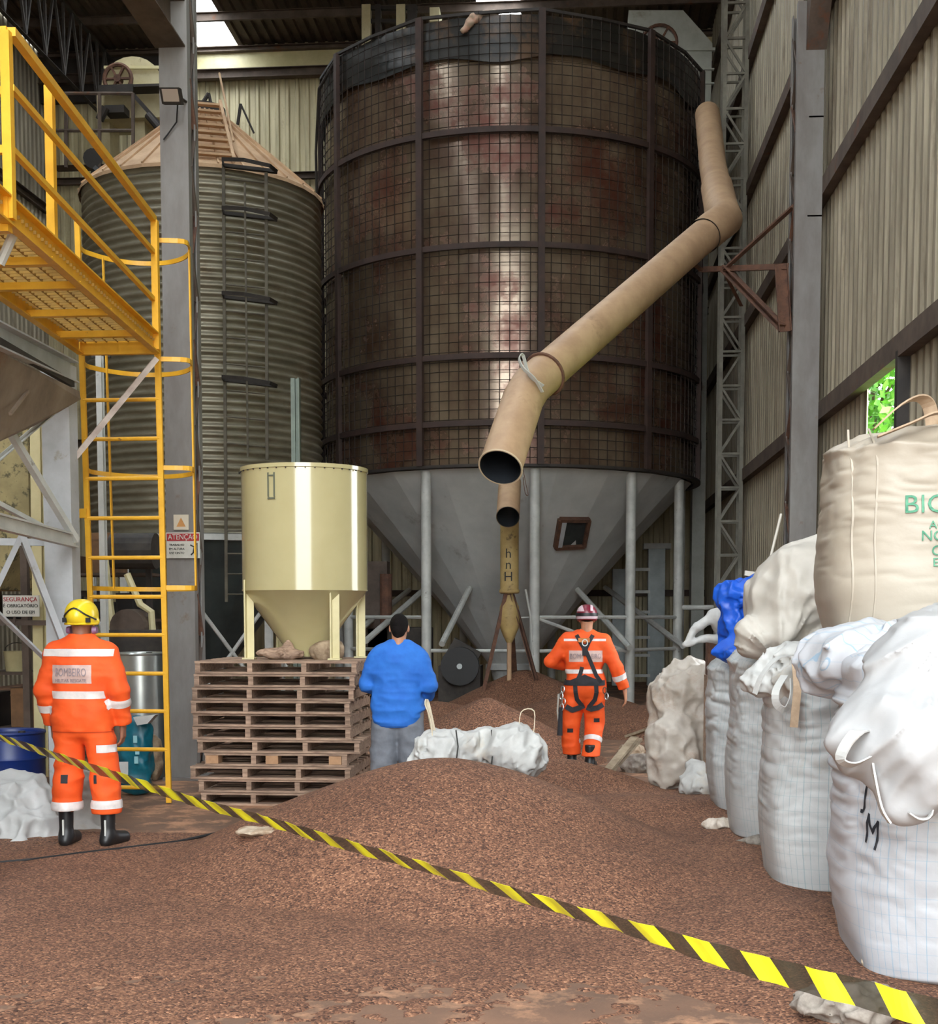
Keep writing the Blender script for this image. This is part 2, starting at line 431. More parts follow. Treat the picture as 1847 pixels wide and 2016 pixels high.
def pellet_material():
    m = bpy.data.materials.new('feed_pellets'); m.use_nodes = True; nt = m.node_tree; N = nt.nodes; L = nt.links; b = N['Principled BSDF']
    t = N.new('ShaderNodeTexCoord')
    v = N.new('ShaderNodeTexVoronoi'); v.inputs['Scale'].default_value = 95; L.new(t.outputs['Object'], v.inputs['Vector'])
    r = N.new('ShaderNodeValToRGB'); e = r.color_ramp.elements; e[0].position = 0; e[0].color = S(58,34,24); e[1].position = 1; e[1].color = S(176,130,100)
    x = r.color_ramp.elements.new(.45); x.color = S(116,80,60); x = r.color_ramp.elements.new(.8); x.color = S(134,94,70)
    sp_ = N.new('ShaderNodeSeparateColor'); L.new(v.outputs['Color'], sp_.inputs[0]); L.new(sp_.outputs[0], r.inputs[0])
    n = N.new('ShaderNodeTexNoise'); n.inputs['Scale'].default_value = 1.3; n.inputs['Detail'].default_value = 6; L.new(t.outputs['Object'], n.inputs['Vector'])
    r2 = N.new('ShaderNodeValToRGB'); r2.color_ramp.elements[0].position = .35; r2.color_ramp.elements[0].color = (.80,.76,.74,1); r2.color_ramp.elements[1].position = .7; r2.color_ramp.elements[1].color = (1.08,1.06,1.04,1)
    L.new(n.outputs['Fac'], r2.inputs[0])
    mx = N.new('ShaderNodeMix'); mx.data_type = 'RGBA'; mx.blend_type = 'MULTIPLY'; mx.inputs[0].default_value = 1; L.new(r.outputs[0], mx.inputs[6]); L.new(r2.outputs[0], mx.inputs[7])
    L.new(mx.outputs[2], b.inputs['Base Color']); b.inputs['Roughness'].default_value = .85
    bp = N.new('ShaderNodeBump'); bp.inputs['Strength'].default_value = .6; bp.inputs['Distance'].default_value = .008
    L.new(v.outputs['Distance'], bp.inputs['Height']); bp.invert = True; L.new(bp.outputs[0], b.inputs['Normal']); return m
m_pel = pellet_material()
def grid_obj(name, xs, ys, fn, material, keep=None):
    X, Y = np.meshgrid(xs, ys, indexing='ij'); Z = fn(X, Y)
    nx, ny = X.shape; v = np.stack([X, Y, Z], -1).reshape(-1, 3)
    i, j = np.meshgrid(np.arange(nx-1), np.arange(ny-1), indexing='ij'); a = (i*ny+j).ravel(); q = np.stack([a, a+ny, a+ny+1, a+1], -1)
    if keep is not None: q = q[(Z.reshape(-1)[q] > keep).any(1)]
    u, inv = np.unique(q, return_inverse=True); v = v[u]; q = inv.reshape(-1, 4)
    me = bpy.data.meshes.new(name); me.from_pydata(v.tolist(), [], q.tolist()); me.polygons.foreach_set('use_smooth', [True]*len(q)); me.update()
    return link_mesh(name, me, material)
# thin scattered layer on the floor in front, with bare patches where the concrete shows
def spread(X, Y):
    n = vnoise(np.stack([X*1.1, Y*1.1, X*0+9], -1))*.6+vnoise(np.stack([X*4.1, Y*4.1, X*0+2], -1))*.4
    n3 = vnoise(np.stack([X*22, Y*22, X*0+2], -1)); n4 = vnoise(np.stack([X*9, Y*9, X*0+7], -1))
    edge = np.clip((Y-5.55)*.6, -.10, .9)+.04
    left = np.clip((-2.3-X)*.35, 0, .5)*np.clip((Y-6.8)*.5, 0, 1)
    return (n-.40+edge*.8-left+(n3-.5)*.62+(n4-.5)*.42)*.05
def pellets(X, Y):
    return np.maximum(heap_h(X, Y), np.where(Y < 9.8, np.minimum(spread(X, Y), .012), -.02))
heap = grid_obj('pellet_heap', np.arange(-6.3, 3.1, .03), np.concatenate([np.arange(4.7, 9.8, .03), np.arange(9.8, 25, .07)]), pellets, m_pel, keep=0)
tag(heap, 'long heap of brown feed pellets spread from the rusty silo to the yellow tape', 'pellets', kind='stuff')

# ---- corrugated sheets
def sheet_mesh(w, h, pitch=.25, dep=.035, axis='x'):
    n = int(round(w/pitch)); vs = []; fs = []
    pts = []
    for i in range(n):
        x = i*pitch; pts += [(x, 0), (x+pitch*.50, 0), (x+pitch*.62, dep), (x+pitch*.88, dep)]
    pts.append((n*pitch, 0))
    zs = [0, h]
    for z in zs:
        for a, b in pts:
            vs.append((a, b, z))
    k = len(pts)
    for i in range(k-1): fs.append((i, i+1, k+i+1, k+i))
    me = bpy.data.meshes.new('cladding_sheet'); me.from_pydata(vs, [], fs); me.update(); return me
def put(name, me, parent, m):
    o = bpy.data.objects.new(name, me); COL.objects.link(o); o.parent = parent
    o.matrix_local = m; return o
RZ = lambda a: Matrix.Rotation(a, 4, 'Z'); RX = lambda a: Matrix.Rotation(a, 4, 'X'); RY = lambda a: Matrix.Rotation(a, 4, 'Y'); TR = lambda *a: Matrix.Translation(Vector(a))

wall_right = thing('wall_right', None, None, (XW, 0, 0), kind='structure')
sh_full = sheet_mesh(1, HR); sh_full.materials.append(m_clad)
sh_top = sheet_mesh(1, HR-4.25); sh_top.materials.append(m_clad)
sh_low = sheet_mesh(1, 1.3); sh_low.materials.append(m_clad)
y = -1.8
while y < YB:
    M = RZ(math.pi/2)
    if 13.1 < y < 15.1:
        put('cladding_sheet', sh_top, wall_right, TR(.035, y, 4.25)@M); put('cladding_sheet', sh_low, wall_right, TR(.035, y, 0)@M)
    else:
        put('cladding_sheet', sh_full, wall_right, TR(.035, y, 0)@M)
    y += 1.0
for z in (1.55, 4.25, 7.05, 9.4, 11.8, 14.2):
    mb = MB(); mb.chan((XW-.06, -1.8, z), (XW-.06, YB, z), .12, .22 if z < 12 else .2); mb.build('girt', m_girt, wall_right)
mb = MB(); mb.box((XW-.12, 13.15, 0), (XW+.01, 13.25, 4.2)); mb.build('opening_post', m_dark, wall_right)
mb = MB(); mb.box((XW+.12, -1.8, -.1), (XW+.2, 12.9, HR)); mb.box((XW+.12, 15.9, -.1), (XW+.2, YB, HR)); mb.box((XW+.12, 12.9, 4.35), (XW+.2, 15.9, HR)); mb.box((XW+.12, 12.9, -.1), (XW+.2, 15.9, 1.25))
mb.build('outer_sheet', m_clad, wall_right)

wall_back = thing('wall_back', None, None, (0, YB, 0), kind='structure')
shb = sheet_mesh(1, HR-.05, pitch=.25, dep=.05); shb.materials.append(m_cladb)
x = XL
while x < XW:
    put('cladding_sheet', shb, wall_back, TR(x, .05, 0)@RZ(0)@Matrix.Scale(-1, 4, (0, 1, 0))); x += 1.0
for z in (2.2, 6.0, 9.0, 12.45):
    mb = MB(); mb.chan((XL, YB-.1, z), (XW, YB-.1, z), .12, .16); mb.build('girt', m_girt, wall_back)
xe = xx(350, YB); mb = MB(); mb.box((xe, YB-.16, HR-.62), (XW, YB-.02, HR-.14)); mb.build('eave_beam', m_cream, wall_back); mb = MB(); mb.box((XL, YB-.16, HR-1.25), (xe, YB-.02, HR-.14)); mb.build('eave_panel', m_dark, wall_back)
mb = MB(); mb.ibeam((XL, YB-.2, HR-.72), (XW, YB-.2, HR-.72), .2, .22); mb.ibeam((XL, YB-.2, HR-.14), (XW, YB-.2, HR-.14), .2, .12); mb.build('eave_girder', m_girt, wall_back)
mb = MB(); mb.box((XL-.2, YB+.12, 0), (XW+.2, YB+.2, HR+.3)); mb.box((XL, YB-.02, HR-.14), (XW, YB+.13, HR+.1)); mb.build('outer_sheet', m_cladb, wall_back)

wall_left = thing('wall_left', None, None, (XL, 0, 0), kind='structure')
y = -1.8
while y < YB:
    put('cladding_sheet', sh_full, wall_left, TR(-.035, y+1, 0)@RZ(-math.pi/2)); y += 1.0
for z in (4.25, 7.05, 9.4, 11.8):
    mb = MB(); mb.chan((XL+.06, -1.8, z), (XL+.06, YB, z), .12, .2); mb.build('girt', m_girt, wall_left)
mb = MB(); mb.box((XL-.2, -1.8, 0), (XL-.12, YB, HR)); mb.build('outer_sheet', m_clad, wall_left)

# ---- roof: corrugated sheets running down the hall, translucent strips over the bins
ceiling = thing('ceiling', None, None, (0, 0, HR), kind='structure')
def skylight(x): return (-10.1 < x+.5 < -8.9) or (-2.75 < x+.5 < -1.0)
L1 = YB+2
def roof_sheet(name, x, y0, y1, material, w=1.0):
    me = sheet_mesh(w, y1-y0, dep=.06, pitch=w/4); me.materials.append(material)
    return put(name, me, ceiling, TR(x, y1, 0)@RX(math.pi/2))
m_trans = bpy.data.materials.new('translucent_roof_panel'); m_trans.use_nodes = True
N_ = m_trans.node_tree.nodes; L_ = m_trans.node_tree.links; N_.remove(N_['Principled BSDF'])
tr_ = N_.new('ShaderNodeBsdfTranslucent'); tp_ = N_.new('ShaderNodeBsdfTransparent'); mx_ = N_.new('ShaderNodeMixShader'); mx_.inputs[0].default_value = .6
tr_.inputs[0].default_value = (.9, .93, .95, 1); L_.new(tr_.outputs[0], mx_.inputs[1]); L_.new(tp_.outputs[0], mx_.inputs[2]); L_.new(mx_.outputs[0], N_['Material Output'].inputs[0])
cells = [XL+i for i in range(17)]
full = sheet_mesh(1, L1, dep=.06); full.materials.append(m_roof)
for x in cells:
    if -9.4 < x < -8.9 or -2.6 < x < -2.1:
        roof_sheet('translucent_sheet', x, -2, YB, m_trans)
    else:
        put('roof_sheet', full, ceiling, TR(x, YB, 0)@RX(math.pi/2))
for y in np.arange(1.0, YB, 2.0):
    mb = MB(); mb.chan((XL, y, HR-.14), (XW, y, HR-.14), .08, .2); mb.build('purlin', m_girt, ceiling)
# lattice girders under the roof
def lattice(name, p0, p1, depth, parent, material, n, ch=.1, wb=.05, up=(0, 0, 1)):
    p0 = Vector(p0); p1 = Vector(p1); u = Vector(up)*depth; mb = MB()
    mb.angle(p0, p1, ch); mb.angle(p0+u, p1+u, ch)
    for i in range(n):
        a = p0.lerp(p1, i/n); b = p0.lerp(p1, (i+1)/n); m_ = a.lerp(b, .5)
        mb.bar(a, m_+u, wb); mb.bar(m_+u, b, wb); mb.bar(a, a+u, wb)
    return mb.build(name, material, parent)
lattice('roof_truss', (XL, 25.5, 13.9), (-4.2, 25.5, 13.9), 1.5, ceiling, m_dark, 9)
lattice('roof_truss', (-11.5, 12, 13.7), (-11.4, YB-.3, 13.7), 1.6, ceiling, m_dark, 20)

wall_front = thing('wall_front', None, None, (0, -1.9, 0), kind='structure')
mb = MB(); mb.box((XL-.2, -2.0, 0), (-3.6, -1.85, HR)); mb.box((-3.6, -2.0, HR-1.6), (XW+.2, -1.85, HR)); mb.build('gate_wall_sheet', m_clad, wall_front)

# ---- building columns
def laced_column(px0, px1, Y, ztop, label, gap, name='lattice_column', mat_=None, zb=0, flat=None):
    x0, x1 = xx(px0, Y), xx(px1, Y); xc = (x0+x1)/2; w = x1-x0; mat_ = mat_ or m_col
    t = thing(name, label, 'column', (xc, Y, zb))
    mb = MB(); mb.box((x0, Y, zb), (x1, Y+.016, ztop)); mb.box((x0, Y+.016, zb), (x0+.014, Y+.11, ztop)); mb.box((x1-.014, Y+.016, zb), (x1, Y+.11, ztop)); mb.build('front_chord', mat_, t)
    mb = MB(); yy = Y+gap; mb.box((x0, yy, zb), (x1, yy+.016, ztop)); mb.box((x0, yy-.09, zb), (x0+.014, yy, ztop)); mb.box((x1-.014, yy-.09, zb), (x1, yy, ztop)); mb.build('rear_chord', mat_, t)
    z = zb+.2; i = 0
    while z < ztop-.5:
        for xs in (x0+.02, x1-.02):
            mb = MB(); a, b = (Y+.1, yy-.05) if i % 2 == 0 else (yy-.05, Y+.1)
            mb.angle((xs, a, z), (xs, b, z+.42), .045); mb.build('lacing_bar', m_rust if i % 3 == 0 else m_girt, t)
        z += .42; i += 1
    mb = MB(); mb.box((x0-.06, Y-.06, zb), (x1+.06, yy+.08, zb+.03)); mb.build('base_plate', mat_, t)
    return t
colL = laced_column(330, 384, 13.0, HR-.2, 'tall grey laced steel column behind the yellow cage ladder', .34)
colR = laced_column(1552, 1604, 17.3, 9.3, 'tall grey steel column standing against the right wall between bags and silo', .5)
# the beam bracketed onto the right column's head, running toward the gate
b = thing('crane_beam', 'brown steel beam running forward from the head of the right column', 'beam', (3.0, 17.5, 9.3))
mb = MB(); mb.ibeam((2.98, 8.0, 9.65), (2.98, 17.9, 9.65), .28, .55); mb.build('beam', m_rust, b)
mb = MB(); mb.prism([(2.85, 16.9, 9.35), (2.85, 17.3, 9.35), (2.85, 17.3, 8.7)], (.25, 0, 0)); mb.build('haunch', m_girt, b)
b = thing('crane_beam', 'dark steel beam running forward from the left column high above the catwalk', 'beam', (-3.9, 13, 7.2))
mb = MB(); mb.ibeam((-3.95, 9.5, 7.5), (-3.95, 13.0, 7.4), .3, .45); mb.build('beam', m_girt, b)
# stub brackets that carry the wall rails
for i, (py, lab) in enumerate(((232, 'small dark bracket plate on the right column at the upper wall rail'), (424, 'small dark bracket plate on the right column at the middle wall rail'))):
    p = at(1612, py, 17.6); br = thing('wall_bracket', lab, 'bracket', p)
    mb = MB(); mb.box((p.x-.05, 17.5, p.z-.08), (XW-.1, 17.6, p.z+.08)); mb.box((XW-.3, 17.3, p.z-.1), (XW-.12, 17.8, p.z-.08)); mb.build('plate', m_girt, br)
m_mast = mat('dull_mast_paint', S(132,130,118), S(104,100,90), scale=3, rough=.6)
# slim lattice mast behind, between silo and right wall
mast_x = (xx(1413, 25), xx(1455, 25))
t = thing('lattice_column', 'slim grey lattice mast between the rusty silo and the right wall', 'column', (sum(mast_x)/2, 25, 0))
for x in mast_x:
    for yv in (25.0, 25.4):
        mb = MB(); mb.angle((x, yv, 0), (x, yv, HR-.1), .07); mb.build('chord', m_mast, t)
z = .3; i = 0
while z < HR-1:
    for yv in (25.0, 25.4):
        mb = MB(); mb.bar((mast_x[0], yv, z), (mast_x[1], yv, z), .04); mb.build('rung', m_mast, t)
        mb = MB(); a, b_ = (mast_x if i % 2 else mast_x[::-1]); mb.bar((a, yv, z), (b_, yv, z+.62), .04); mb.build('lacing_bar', m_mast, t)
    z += .62; i += 1
# green seen through the opening: a tree outside
def tree(px, Y, zc, R, label, nleaf=5200):
    X = xx(px, Y); t = thing('tree', label, 'tree', (X, Y, 0)); rs = np.random.RandomState(int(px))
    mb = MB(); mb.path([(X, Y, 0), (X+.05, Y, zc*.5), (X-.1, Y+.1, zc), (X, Y, zc+R*.5)], [.16, .13, .09, .03], n=8)
    for k in range(7):
        a = rs.rand()*6.28; z0 = zc-R*.5+k*R*.16; mb.path([(X, Y, z0), (X+math.cos(a)*R*.5, Y+math.sin(a)*R*.5, z0+R*.35)], [.05, .02], n=5)
    mb.build('trunk', mat('bark', S(110,92,72), S(80,66,52), scale=9), t)
    mb = MB()
    for k in range(nleaf):
        d = rs.normal(size=3); d /= np.linalg.norm(d); r = R*(rs.rand()**.4); c = Vector((X, Y, zc))+Vector(d*r)*1.0
        s_ = .10+.10*rs.rand(); a = Vector(rs.normal(size=3)).normalized(); b2 = a.cross(Vector(rs.normal(size=3))).normalized()
        mb.add([c-a*s_, c+b2*s_*.45, c+a*s_, c-b2*s_*.45], [(0, 1, 2, 3)])
    f = mb.build('foliage', mat('leaves', S(120,178,64), S(66,128,40), scale=3, rough=.5), t, fix=False); f['kind'] = 'stuff'
tree(1720, 32.0, 6.6, 2.9, 'bright green leafy tree outside the right wall opening')
mb = MB(); mb.box((XW+.3, -14, -.3), (60, 60, -.02)); g = mb.build('ground', mat('grass_ground', S(110,140,60), S(90,120,50), scale=1)); tag(g, kind='structure')
# ================================================================== THE RUSTY SILO
m_shell = mat('rusty_silo_sheet', S(142,126,106), S(104,80,64), scale=1.3, rough=.2, metal=.5, spec=.9, c3=S(104,58,44), s3=.8, t3=.50, w3=.14, r3=.42, bump=.03, bscale=6, stretch=(1, 1, .7))
m_cage = mat('dark_red_brown_steel', S(70,52,46), S(54,42,38), scale=4, rough=.7)
m_wire = mat('dark_rusty_wire', S(48,36,32), S(36,28,26), scale=5, rough=.8)
m_tarp = mat('dark_green_tarpaulin', S(26,28,26), S(42,38,32), scale=2.2, rough=.35, c3=S(96,72,50), s3=.9, t3=.54, w3=.12, bump=.2, bscale=7)
m_hop = mat('grey_hopper_paint', S(208,210,208), S(186,190,189), scale=.9, rough=.6, c3=S(118,110,104), s3=1.4, t3=.6, w3=.2, st3=(1, 1, .5))
SY = 27.9; SX = xx(1003, SY); SR = 3.88
def silo_z(py): return at(1003, py, SY-SR).z
silo = thing('silo', 'huge round rust-brown silo caged in wire mesh on a grey cone', 'silo', (SX, SY, 0))
zt, zb0 = silo_z(30), silo_z(912)
rings = [silo_z(p) for p in (110, 255, 482, 700, 832)]
mb = MB(); prof = [(SR-.1, zb0)]
zz = [zb0]+sorted(rings)+[zt-.12]
for a, b in zip(zz[:-1], zz[1:]): prof += [(SR-.10, a+.01), (SR-.10, b-.03), (SR-.115, b-.015), (SR-.115, b)]
mb.lathe(prof, (SX, SY, 0), 96); mb.build('shell', m_shell, silo, smooth='auto')
mb = MB(); mb.lathe([(SR-.2, 0), (2.0, .9), (.4, 1.2)], (SX, SY, zt-.12), 48); mb.build('roof_cone', m_shell, silo, smooth=True)
# tarpaulin round the rim, sagging in scallops
mb = MB(); n = 132; rows = 9; vs = []; fs = []
for j in range(rows):
    for i in range(n):
        a = 2*math.pi*i/n; drop = (zt-rings[0])*(1+.10*math.sin(a*11)+.14*(float(vnoise(np.array([math.cos(a)*4, math.sin(a)*4, 3.])))-.5))
        z = zt+.02-drop*j/(rows-1); r = SR-.07+.08*float(ridged(np.array([math.cos(a)*7, math.sin(a)*7, z*1.6]), 3))
        vs.append((SX+r*math.cos(a), SY+r*math.sin(a), z))
for j in range(rows-1):
    for i in range(n): fs.append((j*n+i, j*n+(i+1) % n, (j+1)*n+(i+1) % n, (j+1)*n+i))
mb.add(vs, fs); mb.build('tarpaulin_band', m_tarp, silo, smooth=True)
# mesh cage: 11 uprights, hoops, wire grid
angs = [math.radians(a) for a in (-21.8+32.727*k for k in range(11))]
dirv = lambda a, r: (SX+r*math.sin(a), SY-r*math.cos(a))
for a in angs:
    x, y = dirv(a, SR+.05); mb = MB(); mb.sweep((x, y, zb0-.02), (x, y, zt+.1), [(-.06,-.04),(.06,-.04),(.06,.04),(-.06,.04)], up=(math.sin(a), -math.cos(a), 0)); mb.build('cage_upright', m_cage, silo)
for z in rings[1:]:
    mb = MB(); mb.lathe([(SR+.01, z-.05), (SR+.07, z-.05), (SR+.07, z+.05), (SR+.01, z+.05), (SR+.01, z-.05)], (SX, SY, 0), 88); mb.build('cage_hoop', m_cage, silo)
mb = MB(); mb.lathe([(SR-.08, zb0-.06), (SR+.06, zb0-.06), (SR+.06, zb0-.01), (SR-.08, zb0-.01), (SR-.08, zb0-.06)], (SX, SY, 0), 88); mb.build('base_ring', m_dark, silo)
# top rim is straight between uprights
mb = MB()
for i in range(11):
    a, b = angs[i], angs[(i+1) % 11]; p = dirv(a, SR+.03); q = dirv(b, SR+.03); mid = dirv((a+(b if b > a else b+2*math.pi))/2, SR+.03)
    mb.bar((*p, zt+.1), (*mid, zt+.05), .05); mb.bar((*mid, zt+.05), (*q, zt+.1), .05)
mb.build('top_rim', m_dark, silo)
mb = MB(); nv_ = 132
for i in range(nv_):
    a = 2*math.pi*i/nv_; x, y = dirv(a, SR+.025); mb.sweep((x, y, zb0), (x, y, zt+.04), [(-.0065,-.0065),(.0065,-.0065),(0,.0075)], up=(math.sin(a), -math.cos(a), 0), caps=False)
z = zb0+.1
while z < zt:
    mb.lathe([(SR+.018, z), (SR+.030, z+.006), (SR+.018, z+.013), (SR+.018, z)], (SX, SY, 0), 66); z += .172
w = mb.build('wire_mesh', m_wire, silo, fix=False); w['kind'] = 'stuff'
# cone hopper, its gores and hatch
HB = (SX+.05, SY, .35); hr0 = SR-.12
mb = MB(); mb.lathe([(hr0, zb0-.06), (hr0-.9, zb0-.98), (1.55, 1.98), (.42, .62), (.34, .30)], (SX, SY, 0), 22, a0=math.radians(8), a1=math.radians(368))
mb.build('hopper_cone', m_hop, silo, smooth=False)
mb = MB(); mb.lathe([(.42, .66), (.5, .62), (.5, .52), (.42, .5)], (SX, SY, 0), 24); mb.tube((SX, SY, .5), (SX, SY, .25), .3, 16); mb.build('outlet', m_hop, silo)
# hatch on the cone
def cone_pt(px, py):
    d = ray(px, py); o = EYE; t = 10.0
    for _ in range(400):
        p = o+d*t; z = p.z
        zs = [(zb0-.06, hr0), (zb0-.98, hr0-.9), (1.98, 1.55), (.62, .42), (.3, .34)]; r = .3
        for (z0, r0), (z1, r1) in zip(zs[:-1], zs[1:]):
            if z1 <= z <= z0: r = r1+(r0-r1)*(z-z1)/(z0-z1)
        if math.hypot(p.x-SX, p.y-SY) < r: return p
        t += .05
    return p
Q = [cone_pt(*q) for q in ((1101, 1020), (1158, 1020), (1148, 1072), (1092, 1075))]
nrm = (Q[1]-Q[0]).cross(Q[3]-Q[0]).normalized()
if nrm.y > 0: nrm = -nrm
mb = MB(); 
for i in range(4): mb.bar(Q[i]+nrm*.05, Q[(i+1) % 4]+nrm*.05, .07, .10, up=nrm)
hf = mb.build('hatch_frame', m_rust, silo)
mb = MB(); mb.prism([q+nrm*.03 for q in Q], -nrm*.02+Vector((0, 0, 0))); mb.build('hatch_opening', mat('dark_void', S(58,64,64), S(44,48,50), scale=3, rough=.6), hf)
mb = MB(); mb.prism([Q[0]+nrm*.08, Q[0].lerp(Q[1], .22)+nrm*.08, Q[3].lerp(Q[2], .2)+nrm*.08, Q[3]+nrm*.08], nrm*.02); mb.build('shutter', m_colw, hf)
# rust stain round the hatch is paint wear of its own shape
# legs and bracing
legs = []
for a in [-57, -22, 10, 41, 68, 101, 134, 167, 200, 233, 266]:
    a = math.radians(a); x, y = dirv(a, SR-.2); x0, y0 = x, y; legs.append((x, y)); mb = MB(); mb.tube((x, y, 0), (x, y, zb0-.08), .095, 14)
    mb.build('leg', m_grey, silo, smooth='auto')
def leg_at(i, z): return Vector((legs[i][0], legs[i][1], z))
def brace(p, q, r=.035, name='brace', m=None, parent=None):
    mb = MB(); mb.tube(p, q, r, 8); return mb.build(name, m or m_grey, parent or silo, smooth='auto')
for i, j in ((0, 1), (1, 2), (2, 3), (3, 4), (4, 5), (10, 0)):
    brace(leg_at(i, 1.0), leg_at(j, 1.0)); 
    if i != 1: brace(leg_at(i, 1.62), leg_at(j, 1.62))
brace(leg_at(2, 1.62), leg_at(3, .95)); 
brace(at(870, 1268, 24.3), cone_pt(925, 1158), .06); brace(at(720, 1262, 24.6), cone_pt(838, 1158), .06); brace(at(712, 1236, 25.0), cone_pt(800, 1161)+Vector((0, .5, 0)), .06)
brace(at(1240, 1275, 24.6), cone_pt(1136, 1160), .06); brace(at(1345, 1272, 26), cone_pt(1192, 1157), .06)
p = at(1372, 1196, 26.5); brace(leg_at(4, p.z), (XW-.3, 26.5, p.z), .05)
# drain pipe on the top left edge
mb = MB(); mb.path([at(700, 92, 25.5), at(660, 120, 25.8), at(628, 175, 26.4), at(622, 300, 27), at(628, 560, 27), at(636, 900, 27)], .03, n=6); mb.build('down_cable', m_dark, silo, smooth='auto')
# rag over the rim
f = Field(at(895, 75, 24.3)-Vector((.2, .5, .2)), at(985, 10, 24.3)+Vector((.2, .5, .2)), .025)
f.cap(at(912, 60, 24), at(935, 36, 24.1), .05, .1).cap(at(935, 36, 24.1), at(975, 28, 24.2), .11, .08); f.disp(lambda p: (vnoise(p*14)-.5)*.05)
o = link_mesh('cloth', f.mesh(), mat('pink_rag', S(190,150,130), S(150,140,120), scale=8, rough=.9), None, at(940, 35, 24.1)); tag(o, 'small pinkish rag hanging over the top rim of the rusty silo', 'cloth')

# ================================================================== CORRUGATED SILO (left)
m_cor = mat('corrugated_bin_sheet', S(158,152,134), S(128,122,104), scale=1.2, rough=.42, metal=.5, c3=S(112,90,68), s3=1.1, t3=.56, w3=.2, stretch=(1, 1, 3))
m_dust = mat('dusty_cone_roof', S(204,172,138), S(176,144,112), scale=2, rough=.8, bump=.2, bscale=20)
CY_ = 24.0; CX = xx(411, CY_); CR = (xx(637, CY_)-xx(186, CY_))/2*.985
cb = thing('silo', 'ribbed grey corrugated silo with a dusty conical roof, left of the rusty one', 'silo', (CX, CY_, 0))
cz0, cz1 = at(411, 1048, CY_-CR).z, at(411, 322, CY_-CR).z
nr = int((cz1-cz0)/.135); prof = []
for i in range(nr*5+1):
    z = cz0+(cz1-cz0)*i/(nr*5); prof.append((CR-.03+.03*math.cos(2*math.pi*i/5), z))
mb = MB(); mb.lathe(prof, (CX, CY_, 0), 96); mb.build('corrugated_wall', m_cor, cb, smooth=True, fix=False)
mb = MB(); apx = at(425, 232, CY_).z; mb.lathe([(CR+.05, cz1-.03), (CR+.05, cz1+.03), (.38, apx)], (CX, CY_, 0), 32); mb.lathe([(.38, apx), (.42, apx), (.42, apx+.16), (.36, apx+.18), (.05, apx+.24)], (CX, CY_, 0), 24, mi=1)
mb.build('conical_roof', [m_dust, m_dark], cb, smooth=False)
mb = MB()
for i in range(32):
    a = 2*math.pi*(i)/32
    mb.bar((CX+(CR+.04)*math.cos(a), CY_+(CR+.04)*math.sin(a), cz1+.04), (CX+.4*math.cos(a), CY_+.4*math.sin(a), apx+.02), .03, .05)
mb.build('roof_rib', m_dust, cb)['kind'] = 'stuff'
mb = MB(); mb.lathe([(CR-.05, cz0), (CR+.04, cz0-.02), (CR+.04, cz0-.12), (CR-.05, cz0-.12)], (CX, CY_, 0), 64); mb.build('base_ring', m_grey, cb)
m_dg = mat('dark_green_hopper', S(72,82,82), S(56,64,66), scale=1.5, rough=.5)
mb = MB(); mb.lathe([(CR-.06, cz0-.1), (.4, .75), (.3, .5)], (CX, CY_, 0), 20); mb.build('hopper_cone', m_dg, cb)
for k in range(10):
    a = math.radians(9+36*k); x, y = CX+(CR-.05)*math.sin(a), CY_-(CR-.05)*math.cos(a)
    mb = MB(); mb.ibeam((x, y, 0), (x, y, cz0-.1), .12, .12, .012); mb.build('leg', m_grey, cb)
    a2 = math.radians(45+36*k); x2, y2 = CX+(CR-.05)*math.sin(a2), CY_-(CR-.05)*math.cos(a2)
    if k in (0, 1, 8, 9): brace((x, y, .15), (x2, y2, 1.9), .035, parent=cb); brace((x, y, 1.9), (x2, y2, .15), .035, parent=cb)
# access ladder with safety cage on its front
m_lad = mat('dull_grey_ladder', S(104,98,84), S(80,74,64), scale=5, rough=.7)
t = bpy.data.objects.new('access_ladder', None); COL.objects.link(t); t.parent = cb; ORIG[t] = ORIG[cb]
yl = CY_-CR-.12
for (pa, pb) in (((440, 322), (446, 1185)), ((524, 335), (526, 905))):
    a, b = at(*pa, yl), at(pb[0], pb[1], yl); mb = MB(); mb.bar(a, b, .05, .03); mb.build('rail', m_lad, t)
mb = MB(); a, b = at(482, 360, yl-.35), at(488, 900, yl-.35); mb.bar(a, b, .03, .02); mb.build('cage_strap', m_lad, t)
for i, py in enumerate(range(352, 920, 52)):
    mb = MB(); mb.tube(at(443, py, yl), at(525, py+8, yl), .014, 6); mb.build('rung', m_lad, t)
for py in (326, 420, 585, 748):
    a, b = at(441, py, yl), at(545, py+12, yl); mb = MB()
    mb.path([a, a+Vector((.05, -.3, 0)), a.lerp(b, .5)+Vector((0, -.42, 0)), b+Vector((-.05, -.3, 0)), b], 0, n=4, flat=(.02, .06)); mb.bar(a, b, .1, .05); mb.build('cage_hoop', m_dark, t)
for i, py in enumerate((1000, 1045, 1090, 1130, 1170)):
    mb = MB(); mb.tube(at(445, py, yl), at(478, py, yl), .014, 6); mb.build('rung', m_lad, t)
